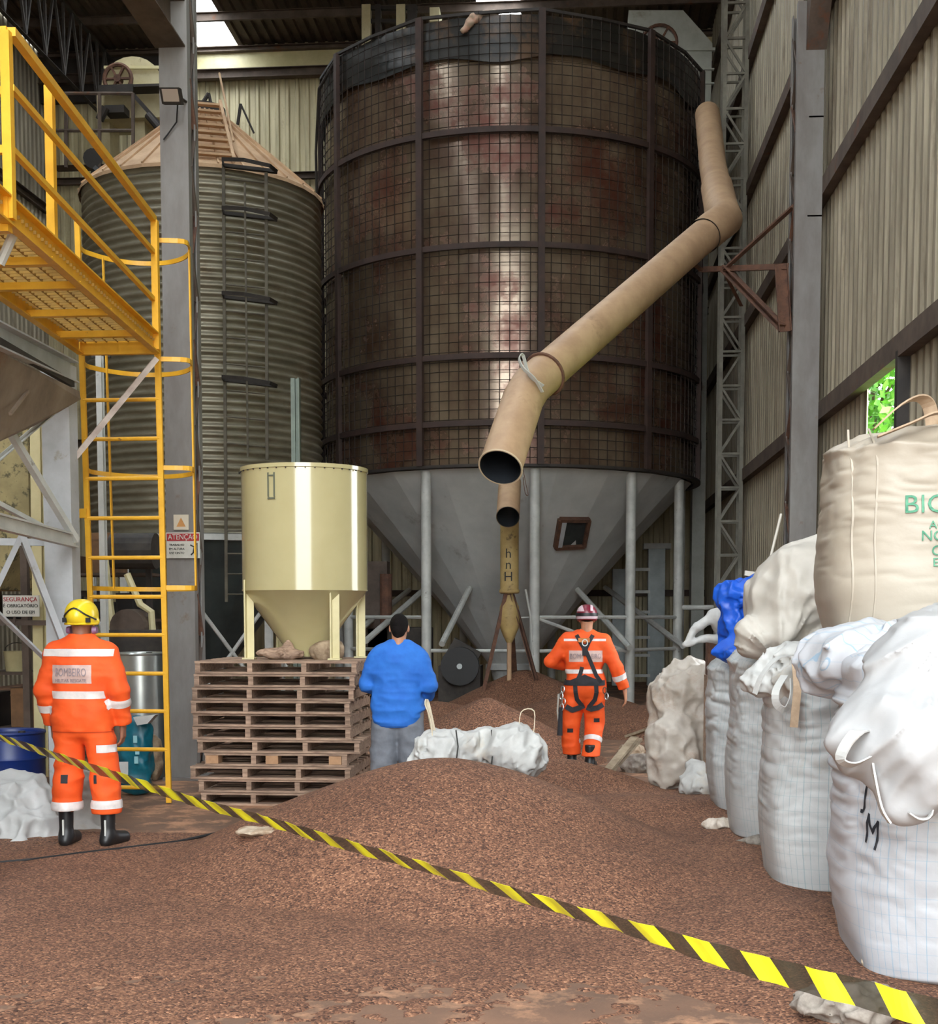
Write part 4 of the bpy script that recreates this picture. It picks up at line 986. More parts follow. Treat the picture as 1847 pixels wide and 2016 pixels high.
# rack and dark clutter
m_box = mat('brown_carton', S(128,96,68), S(98,74,54), scale=3, rough=.9, rnd=.2)
rk = thing('storage_rack', 'dark shelving rack standing in the gloom behind the firefighter', 'rack', (xx(100, 15), 15, 0))
xr0, xr1 = xx(-80, 15), xx(300, 15)
for x in (xr0, (xr0+xr1)/2, xr1):
    for yy in (14.9, 15.6): mb = MB(); mb.angle((x, yy, 0), (x, yy, 2.3), .06); mb.build('upright', m_dark, rk)
for z in (.35, 1.0, 1.62, 2.15):
    mb = MB(); mb.box((xr0, 14.9, z-.03), (xr1, 15.6, z)); mb.build('shelf', m_girt, rk)
rs = random.Random(5); k = 0
kinds = [('carton', 'brown cardboard carton', m_box), ('crate', 'dark plastic crate', m_black), ('can', 'dull metal can', m_galv), ('bucket', 'pale bucket', m_cream)]
names = {.35: 'bottom shelf', 1.0: 'second shelf', 1.62: 'third shelf', 2.15: 'top shelf'}
for z in (.35, 1.0, 1.62, 2.15):
    x = xr0+.1; j = 0
    while x < xr1-.4:
        w = rs.uniform(.22, .42); h = rs.uniform(.2, .48); nm, lb_, mt = kinds[rs.choice([0, 0, 1, 2, 3, 1])]
        lab = '%s on the %s of the dark rack, %s' % (lb_, names[z], ['far left', 'left end', 'left of middle', 'middle', 'right of middle', 'right end', 'far right', 'last'][min(j, 7)])
        c = Vector((x+w/2, 15.2, z))
        t = thing(nm, lab, nm, c)
        if nm in ('can', 'bucket'):
            r = w*.42; mb = MB(); mb.lathe([(0, 0), (r*.85, 0), (r, h*.95), (r+.01, h), (r-.01, h), (r-.02, h*.9), (0, h*.9)], c, 20); mb.build('body', mt, t, smooth='auto'); mb = MB(); mb.path([c+Vector((r*math.cos(a), -.0, h+.0+.1*math.sin(a))) for a in [math.pi*q/8 for q in range(9)]], .006, n=5); mb.build('handle', m_dark, t)
        else:
            mb = MB(); mb.box(c-Vector((w*.46, .2, 0)), c+Vector((w*.46, .2, h))); mb.build('body', mt, t, bevel=.008); mb = MB(); mb.box(c+Vector((-w*.46, -.205, h*.8)), c+Vector((w*.46, -.2, h*.8+.02))); mb.build('lip' if nm == 'crate' else 'flap', m_dark if nm == 'crate' else m_box, t)
        x += w+rs.uniform(.02, .14); j += 1
# machinery between the columns: motor, guard, pipes
mc = thing('grinder', 'dark machine with pipes and a round guard behind the caged ladder', 'machine', (xx(265, 15.5), 14.3, 0))
mb = MB(); a, b = at(215, 1290, 14.2), at(325, 1240, 14.2); mb.box((a.x, 14.1, 0), (b.x, 14.6, b.z)); mb.build('housing', mat('dark_machine', S(70,64,58), S(48,44,42), scale=5, rough=.7), mc, bevel=.02)
mb = MB(); mb.tube(at(250, 1235, 14.15), at(252, 1235, 14.15)+Vector((0, .3, 0)), .2, 20); mb.build('guard', m_girt, mc)
mb = MB(); mb.path([at(300, 1240, 14.3), at(298, 1205, 14.3), at(276, 1190, 14.3), at(250, 1130, 14.3)], .04, n=8); mb.path([at(222, 1240, 14.3), at(215, 1190, 14.3), at(205, 1100, 14.3)], .05, n=8); mb.build('pipe', m_cream, mc)['kind'] = 'stuff'
mb = MB(); mb.tube(at(222, 1085, 14.5), at(308, 1085, 14.5), .2, 16); mb.build('roller', mat('dark_machine', S(70,64,58)), mc)
t = thing('conduit', 'tall slim pale conduit running up beside the bin stand', 'conduit', (xx(196, 13.5), 13.5, 0)); mb = MB(); a = at(196, 700, 13.5); mb.chan((a.x, 13.5, 0), (a.x, 13.5, a.z), .06, .08, up=(0, -1, 0)); mb.build('duct', m_grey, t); mb = MB(); mb.bar((a.x-.1, 13.55, a.z), (a.x+.1, 13.55, a.z), .03); mb.build('clamp', m_dark, t)
t = thing('machine', 'dark belt machine with a black wheel under the rusty silo', 'machine', at(905, 1350, 23.3))
c = at(905, 1312, 23.2)
mb = MB(); mb.tube(c, c+Vector((0, .25, 0)), .34, 24); mb.build('wheel', m_black, t, smooth='auto'); mb = MB(); mb.tube(c+Vector((0, -.03, 0)), c+Vector((0, .02, 0)), .05, 12); mb.build('hub', m_galv, t)
mb = MB(); mb.bar(at(888, 1270, 23.5), at(940, 1300, 23.5), .25, .3); mb.box((c.x-.4, 23.4, 0), (c.x+.35, 24.1, c.z)); mb.build('housing', mat('dark_machine', S(70,64,58)), t)
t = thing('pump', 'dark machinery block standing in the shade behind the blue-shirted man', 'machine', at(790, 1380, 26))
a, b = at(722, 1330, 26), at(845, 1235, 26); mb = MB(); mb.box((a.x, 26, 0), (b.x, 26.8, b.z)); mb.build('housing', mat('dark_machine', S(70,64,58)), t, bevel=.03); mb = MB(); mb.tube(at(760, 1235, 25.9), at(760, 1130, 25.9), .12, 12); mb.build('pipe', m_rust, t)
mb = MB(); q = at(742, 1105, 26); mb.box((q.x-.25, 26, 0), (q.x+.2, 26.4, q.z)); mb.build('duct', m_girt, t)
# ================================================================== BULK BAGS
def fabric(name, base, base2, thread=None, groups=True, dirt=None, dt=.6, tint=0):
    m = bpy.data.materials.new(name); m.use_nodes = True; MATS[name] = m; nt = m.node_tree; N = nt.nodes; L = nt.links; b = N['Principled BSDF']
    uv = N.new('ShaderNodeUVMap'); uv.uv_map = 'uv'; sp_ = N.new('ShaderNodeSeparateXYZ'); L.new(uv.outputs[0], sp_.inputs[0]); t = N.new('ShaderNodeTexCoord')
    def math_(op, a, v=None):
        n = N.new('ShaderNodeMath'); n.operation = op
        for i, q in enumerate((a, v)):
            if q is None: continue
            if isinstance(q, (int, float)): n.inputs[i].default_value = q
            else: L.new(q, n.inputs[i])
        return n.outputs[0]
    n = N.new('ShaderNodeTexNoise'); n.inputs['Scale'].default_value = 3; n.inputs['Detail'].default_value = 7; L.new(t.outputs['Object'], n.inputs['Vector'])
    r = N.new('ShaderNodeValToRGB'); r.color_ramp.elements[0].position = .35; r.color_ramp.elements[0].color = base2; r.color_ramp.elements[1].position = .6; r.color_ramp.elements[1].color = base
    L.new(n.outputs['Fac'], r.inputs[0]); col = r.outputs[0]
    if dirt:
        n2 = N.new('ShaderNodeTexNoise'); n2.inputs['Scale'].default_value = 2.4; n2.inputs['Detail'].default_value = 8; n2.inputs['Roughness'].default_value = .7; L.new(t.outputs['Object'], n2.inputs['Vector'])
        r2 = N.new('ShaderNodeValToRGB'); r2.color_ramp.elements[0].position = dt; r2.color_ramp.elements[1].position = dt+.22; L.new(n2.outputs['Fac'], r2.inputs[0])
        mx = N.new('ShaderNodeMix'); mx.data_type = 'RGBA'; L.new(r2.outputs[0], mx.inputs[0]); L.new(col, mx.inputs[6]); mx.inputs[7].default_value = dirt; col = mx.outputs[2]
    if thread:
        u, v = sp_.outputs[0], sp_.outputs[1]
        lv = math_('LESS_THAN', math_('FRACT', math_('MULTIPLY', u, 1/.062)), .07)
        grp = math_('GREATER_THAN', math_('FRACT', math_('MULTIPLY', u, 1/.92)), .42)
        lv = math_('MULTIPLY', lv, grp)
        wide = math_('LESS_THAN', math_('FRACT', math_('MULTIPLY', u, 1/.31)), .035)
        lh = math_('LESS_THAN', math_('FRACT', math_('MULTIPLY', v, 1/.085)), .035)
        mk = math_('MINIMUM', math_('ADD', math_('ADD', lv, math_('MULTIPLY', wide, .5)), math_('MULTIPLY', lh, .55)), 1.0)
        mx = N.new('ShaderNodeMix'); mx.data_type = 'RGBA'; L.new(math_('MULTIPLY', mk, .62), mx.inputs[0]); L.new(col, mx.inputs[6]); mx.inputs[7].default_value = thread; col = mx.outputs[2]
    L.new(col, b.inputs['Base Color']); b.inputs['Roughness'].default_value = .5
    wv = math_('ADD', math_('SINE', math_('MULTIPLY', sp_.outputs[0], 1500)), math_('SINE', math_('MULTIPLY', sp_.outputs[1], 1500)))
    n4 = N.new('ShaderNodeTexNoise'); n4.inputs['Scale'].default_value = 45; n4.inputs['Detail'].default_value = 3; L.new(t.outputs['Object'], n4.inputs['Vector'])
    bp = N.new('ShaderNodeBump'); bp.inputs['Strength'].default_value = .15; bp.inputs['Distance'].default_value = .006; L.new(n4.outputs['Fac'], bp.inputs['Height']); L.new(bp.outputs[0], b.inputs['Normal'])
    return m
m_bagw = fabric('white_woven_bag', S(190,192,197), S(176,178,183), S(120,160,188), dirt=S(178,166,146), dt=.60)
m_bagg = fabric('grey_woven_bag', S(192,194,194), S(174,176,176), S(120,150,160), dirt=S(160,148,128), dt=.58)
m_bagt = fabric('tan_woven_bag', S(172,162,147), S(158,147,131), None, dirt=S(160,136,108), dt=.60)

def fibc(name, label, cx, cy, w, d, h, z0, material, rot=0.0, wr=.012, seed=0.0, top='closed', e=3.6, group=None, lean=(0, 0), text=None):
    t = thing(name, label, 'bag', (cx, cy, z0), group=group)
    NT, NZ = 168, 150; th = np.linspace(0, 2*np.pi, NT, endpoint=False); s = np.linspace(0, 1, NZ)
    prof = []                                                    # radius scale, z
    for q in s:
        if q < .08: a = q/.08; prof.append((.25+.63*math.sin(a*math.pi/2), .0+.03*a*a))
        elif q < .88:
            a = (q-.08)/.80; bulge = .88+.14*math.sin(min(1, a*2.2+.12)*math.pi/2)-.05*max(0, a-.35); prof.append((bulge, .03+(.90-.03)*a))
        else:
            a = (q-.88)/.12; prof.append(((.97)*(1-a**1.3)+.10*a**1.3, .90+.10*math.sin(a*math.pi/2)))
    prof = np.array(prof); T, Sg = np.meshgrid(th, np.arange(NZ), indexing='ij'); R = prof[Sg, 0]; Z = prof[Sg, 1]*h
    c, s_ = np.cos(T), np.sin(T)
    ux = np.sign(c)*np.abs(c)**(2/e); uy = np.sign(s_)*np.abs(s_)**(2/e)
    P = np.stack([np.cos(T)*2.2+seed, np.sin(T)*2.2+seed, Z*13+.8*vnoise(np.stack([np.cos(T)*2+seed, np.sin(T)*2, Z*3], -1))], -1)
    cr = ridged(P, 2); up = np.clip(Z/h*1.3-.1, .12, 1); mid = (prof[Sg, 0] > .5)
    big = vnoise(np.stack([np.cos(T)*1.4+seed*2, np.sin(T)*1.4, Z*2.2], -1))-.5
    crump = ridged(np.stack([ux*R*3+seed, uy*R*3, Z*3+5], -1), 3)-.5
    topm = np.clip((Z/h-.84)/.1, 0, 1)
    dr = -(cr-.5)*2*wr*up*(1-topm*.4)+big*.05+crump*.06*topm
    X = ux*(w/2*R+dr); Y = uy*(d/2*R+dr); Zz = Z+crump*.08*topm*h
    X = X+lean[0]*(Z/h)**2; Y = Y+lean[1]*(Z/h)**2
    ca, sa = math.cos(rot), math.sin(rot); V = np.stack([cx+X*ca-Y*sa, cy+X*sa+Y*ca, z0+Zz], -1)
    i, j = np.meshgrid(np.arange(NT), np.arange(NZ-1), indexing='ij'); i2 = (i+1) % NT
    q = np.stack([i*NZ+j, i2*NZ+j, i2*NZ+j+1, i*NZ+j+1], -1).reshape(-1, 4).tolist()
    q.append([k*NZ for k in range(NT)][::-1]); q.append([k*NZ+NZ-1 for k in range(NT)])
    me = bpy.data.meshes.new('body'); me.from_pydata(V.reshape(-1, 3).tolist(), [], q)
    uvl = me.uv_layers.new(name='uv'); per = 2*(w+d)*.93
    vi = np.empty(len(me.loops), np.int32); me.loops.foreach_get('vertex_index', vi); ti = vi//NZ; zi = vi % NZ
    # seam: loops of the last column wrap
    pl = np.empty(len(me.loops), np.int32); u = ti/NT*per; k = np.arange(len(q)-2)*4
    wrap = (ti[k] == NT-1)
    u[k[wrap]+1] = per; u[k[wrap]+2] = per
    uvl.data.foreach_set('uv', np.stack([u, Z[0][zi]], -1).astype(np.float32).ravel())
    me.polygons.foreach_set('use_smooth', [True]*len(me.polygons)); me.update()
    o = link_mesh('body', me, material, t)
    def surf(theta, z, off=.004):
        fa = (theta % (2*math.pi))/(2*math.pi)*NT; a = int(fa) % NT; fa -= int(fa); zz = Z[0][:int(NZ*.88)]; j = max(0, min(len(zz)-2, int(np.searchsorted(zz, z))-1)); fj = (z-zz[j])/(zz[j+1]-zz[j])
        p = (V[a, j]*(1-fa)+V[(a+1) % NT, j]*fa)*(1-fj)+(V[a, j+1]*(1-fa)+V[(a+1) % NT, j+1]*fa)*fj
        n = Vector((math.cos(theta)*ca-math.sin(theta)*sa, math.cos(theta)*sa+math.sin(theta)*ca, 0)); return Vector(p)+n*off
    return t, o, surf
def cube_uv(me):
    uvl = me.uv_layers.new(name='uv'); n = len(me.loops); vi = np.empty(n, np.int32); me.loops.foreach_get('vertex_index', vi)
    co = np.empty(len(me.vertices)*3); me.vertices.foreach_get('co', co); co = co.reshape(-1, 3)[vi]
    uvl.data.foreach_set('uv', np.stack([co[:, 0]+co[:, 1]*.6, co[:, 2]], -1).astype(np.float32).ravel())
V3_ = lambda p: np.array(p, float)
def sack(name, label, blobs, material, res=.02, amp=.05, freq=4.0, k=.06, cat='bag', seed=0.0, loc=None, parent=None, part=None, octv=3, fine=.0, cuts=None, group=None, pleat=None):
    """blobs: (center, radii[, power]) or ('c', a, b, ra, rb); a crumpled cloth body"""
    P = []
    for b in blobs:
        if b[0] == 'c': P += [np.array(b[1])-max(b[3], b[4]), np.array(b[1])+max(b[3], b[4]), np.array(b[2])-max(b[3], b[4]), np.array(b[2])+max(b[3], b[4])]
        else: P += [np.array(b[0])-np.array(b[1]), np.array(b[0])+np.array(b[1])]
    lo = np.min(P, 0)-amp-.06; hi = np.max(P, 0)+amp+.06; f = Field(lo, hi, res)
    for b in blobs:
        if b[0] == 'c': f.cap(b[1], b[2], b[3], b[4], k=k)
        else: f.ell(b[0], b[1], k=k, pw=b[2] if len(b) > 2 else 2.0)
    warp = lambda p: p+.12*(np.stack([vnoise(p*2.1+seed+9*q) for q in range(3)], -1)-.5)*2
    f.disp(lambda p: -(worley(warp(p)*freq*np.array([1.25, 1.25, .8])+seed)-.52)*amp*1.9-(worley(warp(p)*freq*2.3+seed+3)-.5)*amp*.8-(ridged(warp(p)*freq*.8+seed, 2)-.5)*amp*.9)
    if pleat:
        pc, pn, pa = pleat; pc = V3_(pc)
        def pl(p):
            d = p-pc; th = np.arctan2(d[:, 2], d[:, 0]); r = np.sqrt(d[:, 2]**2+d[:, 0]**2); q = np.stack([th*pn+.25*vnoise(p*5)*pn*.3, r*1.2, p[:, 1]*1.5], -1)
            return -(ridged(q+seed, 2)-.5)*2*pa*np.clip(r*5, .25, 1)
        f.disp(pl)
    if cuts: f.cut(cuts)
    me = f.mesh(relax=1); cube_uv(me)
    if parent is not None: return link_mesh(part or name, me, material, parent)
    c = np.mean(P, 0); o = link_mesh(name, me, material, None, loc or (c[0], c[1], lo[2]+amp+.06)); return tag(o, label, cat, group)

T_ = lambda px, py, Y: tuple(at(px, py, Y))
# -- the standing row along the right wall, nearest first
b1, b1o, s1 = fibc('bulk_bag', 'nearest tall white bulk bag with blue grid threads, right edge of the photo', 1.80, 6.32, 1.08, 1.0, 1.58, .0, m_bagw, wr=.036, seed=1.3)
b2, b2o, s2 = fibc('bulk_bag', 'white bulk bag standing just behind the nearest one, its foot on the ground edge', 1.66, 8.1, 1.02, .98, 1.45, .03, m_bagg, wr=.022, seed=5.1)
b3, b3o, s3 = fibc('bulk_bag', 'third white bulk bag in the row, only a narrow strip of it showing', 1.62, 9.65, 1.00, .98, 1.40, .06, m_bagg, wr=.022, seed=8.7)
b4, b4o, s4 = fibc('bulk_bag', 'fourth white bulk bag in the row, next to the dirty slumped sack', 1.60, 10.95, 1.00, .98, 1.30, .04, m_bagg, wr=.022, seed=12.2)
# second row against the wall carries the big tan bag
b5, b5o, s5 = fibc('bulk_bag', 'upper tan bulk bag with green lettering, stacked on the white bags at the right edge', 2.03, 7.1, 1.46, 1.1, 1.15, 1.46, m_bagt, wr=.016, seed=21.4, e=3.2)
for i, (Yy, lab) in enumerate(((7.6, 'hidden white bulk bag against the wall under the tan one'),)):
    fibc('bulk_bag', lab, 2.66, 7.1, .8, 1.0, 1.46, 0.0, m_bagg, seed=30+i)
# lettering on the tan bag: front face lies at Y = cy - d/2
green = mat('green_print', S(60,128,100), S(96,156,126), scale=30, rough=.7)
def bag_text(sx, s, size, px, py, bold=1.0):
    p = at(px, py, 6.58); me = text_mesh(s, size, .0015, 'LEFT'); zc = p.z-b5.location.z
    bm = bmesh.new(); bm.from_mesh(me); bmesh.ops.subdivide_edges(bm, edges=[e for e in bm.edges if e.calc_length() > .03], cuts=2); bm.to_mesh(me); bm.free()
    for v in me.vertices:
        x = p.x+v.co.x*bold; z = zc+v.co.y; q = s5_y(x, z); v.co = Vector((x, q-.008-v.co.z, z+b5.location.z))
    return link_mesh('lettering', me, green, b5)
_co = np.empty(len(b5o.data.vertices)*3); b5o.data.vertices.foreach_get('co', _co); _co = _co.reshape(-1, 3)+np.array(ORIG[b5o])
_fr = _co[_co[:, 1] < 7.1-.2]
def s5_y(x, z):
    d = (_fr[:, 0]-x)**2+(_fr[:, 2]-(z+b5.location.z))**2; i = np.argsort(d)[:6]; w = 1/(d[i]+1e-5); return float((_fr[i, 1]*w).sum()/w.sum())
for s_, sz, px, py in (('BIG-BAG', .125, 1781, 994), ('AGRO', .055, 1828, 1034), ('NORTE', .07, 1812, 1056), ('C', .07, 1832, 1085), ('E', .06, 1834, 1108)):
    bag_text(None, s_, sz, px, py)
# seams and panel lines on the tan bag
for px in (1693, 1733):
    p0 = at(px, 900, 6.6); mb = MB(); pts = []
    for k in range(12):
        z = .16+.98*k/11; pts.append((p0.x+.004*math.sin(k), s5_y(p0.x, z)-.004, z+b5.location.z))
    mb.strap(pts, .006, .01); mb.build('seam', m_bagt, b5); 
# lifting loops on top of the tan bag
lp = mat('tan_strap', S(186,162,136), S(160,136,112), scale=12, rough=.8)
for a, pts in enumerate(([(1720, 845, 6.7), (1770, 800, 6.7), (1808, 783, 6.75), (1830, 800, 6.8), (1838, 850, 6.8)], [(1728, 860, 6.62), (1790, 835, 6.6), (1850, 812, 6.6), (1900, 830, 6.6)])):
    mb = MB(); mb.strap([at(*q) for q in pts], .07, .008); mb.build('lifting_loop', lp, b5)
# black stencil letters on the side of the nearest bag
for (s_, th0, zc, size, rr_) in (('P', 3.62, 1.02, .17, -.35), ('J', 3.68, .86, .17, -.35), ('M', 3.80, .70, .20, -.25)):
    me = text_mesh(s_, size, .001)
    bm = bmesh.new(); bm.from_mesh(me); bmesh.ops.subdivide_edges(bm, edges=[e for e in bm.edges if e.calc_length() > .02], cuts=2); bm.to_mesh(me); bm.free()
    for v in me.vertices:
        u, w_ = v.co.x, v.co.y; uu = u*math.cos(rr_)-w_*math.sin(rr_); ww = u*math.sin(rr_)+w_*math.cos(rr_)
        v.co = s1(th0+1.5*uu, zc+ww, .007+v.co.z)
    link_mesh('stencil_letter', me, mat('black_print', S(34,38,46), rough=.6), b1)

# -- crumpled tops, half-empty sacks and straps
sack('slumped_sack', 'dirty off-white slumped sack at the far end of the bag row', [(T_(1350, 1420, 12.5), (.32, .28, .52), 3.0), (T_(1325, 1480, 12.3), (.24, .25, .34), 2.5), (T_(1365, 1350, 12.6), (.22, .22, .24))], fabric('dirty_sack', S(186,178,168), S(160,150,138), None, dirt=S(150,124,104), dt=.5), res=.017, amp=.045, freq=5, seed=3, octv=4)
sack('white_sack', 'low white sack end poking out under the dirty slumped sack', [(T_(1398, 1545, 11.7), (.24, .2, .13)), (T_(1380, 1520, 11.8), (.14, .15, .1))], m_white, res=.016, amp=.03, freq=7, seed=8)
sack('white_sack', 'big cream-white crumpled sack on the second and third bulk bags', [(T_(1560, 1190, 9.0), (.30, .40, .26), 2.4), (T_(1605, 1140, 9.0), (.30, .40, .26), 2.4), (T_(1520, 1250, 8.9), (.22, .32, .16)), (T_(1490, 1262, 8.8), (.12, .2, .10))], fabric('cream_sack', S(200,194,184), S(182,176,166), None, dirt=S(176,154,130), dt=.6), res=.015, amp=.026, freq=3.2, seed=5, octv=4, pleat=(T_(1520, 1300, 8.9), 4.0, .030))
sack('tied_bag_neck', 'knotted grey-white bag neck with hanging loops above the third bulk bag', [(T_(1540, 1310, 8.0), (.13, .14, .10)), (T_(1510, 1340, 7.9), (.13, .12, .08)), (T_(1560, 1345, 7.8), (.09, .1, .12)), (T_(1575, 1290, 7.9), (.12, .12, .07))], m_white, res=.011, amp=.03, freq=8, seed=2)
for j, pts in enumerate(([(1545, 1330, 7.6), (1528, 1360, 7.5), (1530, 1388, 7.5), (1548, 1396, 7.5), (1560, 1372, 7.5), (1560, 1340, 7.6)], [(1566, 1300, 7.6), (1570, 1350, 7.5), (1566, 1400, 7.5), (1563, 1432, 7.5)], [(1600, 1292, 7.7), (1562, 1290, 7.6), (1530, 1296, 7.55), (1500, 1330, 7.5), (1486, 1366, 7.5)])):
    mb = MB(); mb.strap([at(*q) for q in pts], .045, .006); o = mb.build('hanging_strap', m_white if j != 1 else lp); tag(o, ['looped white strap dangling from the knotted bag neck', 'straight tan strap end hanging below the knotted bag neck', 'folded white strap across the top of the second bulk bag'][j], 'strap')
sack('white_sack', 'bulging white bag top with faint blue lines, under the tan bag', [(T_(1665, 1318, 6.7), (.20, .22, .13), 2.3), (T_(1700, 1290, 6.6), (.25, .3, .14), 2.3), (T_(1780, 1285, 6.5), (.3, .3, .15)), (T_(1612, 1310, 6.9), (.09, .16, .09))], m_bagw, res=.013, amp=.03, freq=5.5, seed=14, octv=4)
ws = sack('white_sack', 'large glossy white sack draped over the nearest bulk bag', [(T_(1862, 1360, 5.35), (.30, .30, .30), 2.4), (T_(1820, 1440, 5.2), (.28, .26, .20), 2.4), (T_(1765, 1470, 5.2), (.19, .22, .13)), (T_(1880, 1270, 5.5), (.2, .25, .17)), (T_(1800, 1555, 5.2), (.13, .18, .10)), ('c', T_(1745, 1410, 5.25), T_(1675, 1440, 5.2), .07, .025), ('c', T_(1770, 1580, 5.1), T_(1740, 1545, 5.1), .05, .02), ('c', T_(1850, 1235, 5.4), T_(1730, 1385, 5.2), .06, .04)], fabric('glossy_white_sack', S(172,172,173), S(162,162,163), None, dirt=S(196,184,166), dt=.66), res=.011, amp=.018, freq=3.6, seed=31, octv=3, k=.1, pleat=(T_(1875, 1215, 5.2), 4.5, .028))
mb = MB(); mb.strap([at(1712, 1440, 5.1), at(1690, 1440, 5.0), at(1668, 1462, 5.0), at(1655, 1495, 5.0), at(1680, 1506, 5.0), at(1712, 1492, 5.02)], .055, .006); mb.strap([at(1790, 1600, 5.0), at(1812, 1612, 5.0), at(1832, 1605, 5.0), at(1838, 1560, 5.05)], .03, .006)
mb.strap([at(1712, 1470, 5.05), at(1722, 1530, 5.03), at(1735, 1590, 5.0), at(1752, 1620, 5.0)], .03, .008)
o = mb.build('lifting_loop', m_white, None); o['kind'] = 'stuff'; tag(o, 'white lifting straps hanging from the large glossy sack at the right edge', 'strap')
sack('white_sack', 'white fabric handle flap reaching left beside the blue tarpaulin', [('c', T_(1348, 1268, 11.2), T_(1372, 1236, 11.2), .02, .035), ('c', T_(1372, 1236, 11.2), T_(1408, 1212, 11.2), .03, .05), ('c', T_(1352, 1270, 11.2), T_(1380, 1258, 11.2), .02, .03), ('c', T_(1380, 1258, 11.2), T_(1425, 1256, 11.2), .03, .05), ('c', T_(1412, 1215, 11.2), T_(1430, 1250, 11.3), .08, .08)], m_white, res=.011, amp=.012, freq=9, k=.02, seed=2)
sack('blue_tarpaulin', 'crumpled bright blue tarpaulin stuffed on the bag row beside the white sacks', [(T_(1450, 1180, 10.5), (.14, .16, .14)), (T_(1482, 1168, 10.5), (.12, .15, .10)), (T_(1450, 1230, 10.5), (.13, .15, .16)), (T_(1445, 1280, 10.4), (.11, .14, .09))], mat('blue_tarp', S(24,92,206), S(16,72,176), scale=5, rough=.4, bump=.1), res=.011, amp=.045, freq=7, seed=6, cat='tarpaulin', octv=3)
t = thing('carton', 'rusty brown box behind the blue tarpaulin and the handle flap', 'box', at(1408, 1300, 11.6)); mb = MB(); mb.box(at(1393, 1330, 11.6), at(1425, 1264, 11.6)+Vector((0, .2, 0))); mb.build('body', m_rust, t, bevel=.006); mb = MB(); mb.box(at(1393, 1330, 11.6)-Vector((0, 0, 1.1)), at(1425, 1331, 11.6)+Vector((0, .3, 0))); mb.build('base_block', m_wood, t)
t = thing('broom', 'white-headed pole sticking up behind the blue tarpaulin', 'broom', at(1485, 1200, 10.9))
mb = MB(); mb.tube(at(1470, 1290, 10.62), at(1538, 1012, 11.1), .011, 8); mb.build('handle', mat('pale_pole', S(198,192,180), rough=.5), t); mb = MB(); mb.bar(at(1466, 1128, 10.9), at(1506, 1134, 10.9), .05, .04); mb.bar(at(1506, 1130, 10.9), at(1516, 1146, 10.9), .03, .06); mb.build('head', mat('pale_pole', S(198,192,180)), t)
t = thing('water_bottle', 'small clear bottle lying by the broom head', 'bottle', at(1512, 1150, 10.85)); mb = MB(); mb.lathe([(0, 0), (.035, 0), (.035, .12), (.014, .16), (.014, .19), (0, .19)], at(1512, 1160, 10.85), 14); mb.build('body', mat('pale_plastic', S(180,206,208), rough=.2), t, smooth=True); mb = MB(); p = at(1512, 1160, 10.85); mb.tube(p+Vector((0, 0, .185)), p+Vector((0, 0, .205)), .016, 10); mb.build('cap', mat('blue_tarp', S(24,92,206)), t)
# white bag dropped on the heap between the two men
hb = thing('bulk_bag', 'half-empty white bag sagging on the pellets between the two men', 'bag', at(950, 1500, 10.35))
sack('', '', [(T_(868, 1478, 10.3), (.20, .2, .15), 2.3), (T_(940, 1480, 10.3), (.17, .18, .15), 2.2), (T_(1012, 1480, 10.2), (.22, .2, .20), 2.2), (T_(1030, 1500, 10.2), (.12, .17, .10)), (T_(850, 1500, 10.3), (.16, .2, .1)), (T_(940, 1462, 10.3), (.1, .15, .08))], m_white, res=.011, amp=.035, freq=7.5, seed=40, parent=hb, part='body', octv=4)
for pts in ([(1022, 1450, 10.2), (1026, 1402, 10.2), (1052, 1400, 10.2), (1050, 1450, 10.2)], [(852, 1450, 10.2), (848, 1415, 10.2), (838, 1388, 10.2), (842, 1386, 10.25), (856, 1452, 10.3)]):
    mb = MB(); mb.strap([at(*q) for q in pts], .045, .006); mb.build('lifting_loop', mat('cream_strap', S(226,214,190), S(206,190,164), scale=12, rough=.8), hb)
for px in (898, 968): 
    mb = MB(); mb.path([at(px, 1438, 10.15), at(px+4, 1470, 10.05), at(px-2, 1520, 10.05)], .006, n=5); mb.build('tie_cord', m_ink, hb)
# white sacks on the floor by the firefighter
sack('white_sack', 'heaped glossy white sack on the floor at the left edge', [(T_(15, 1590, 9.9), (.36, .3, .26), 2.3), (T_(60, 1630, 9.7), (.26, .26, .16)), (T_(-20, 1640, 9.7), (.35, .3, .16)), (T_(30, 1660, 9.5), (.3, .22, .07))], fabric('glossy_white_sack2', S(182,182,181), S(170,171,170), None, dirt=S(190,180,164), dt=.62), res=.016, amp=.05, freq=4.6, seed=50, octv=4)
sack('white_sack', 'upright pale sack standing behind the legs of the firefighter on the left', [(T_(165, 1590, 10.15), (.13, .16, .30), 2.6), (T_(170, 1645, 10.1), (.22, .2, .09), 2.6), (T_(120, 1650, 10.0), (.2, .2, .06))], m_white, res=.013, amp=.022, freq=6, seed=61, octv=4)
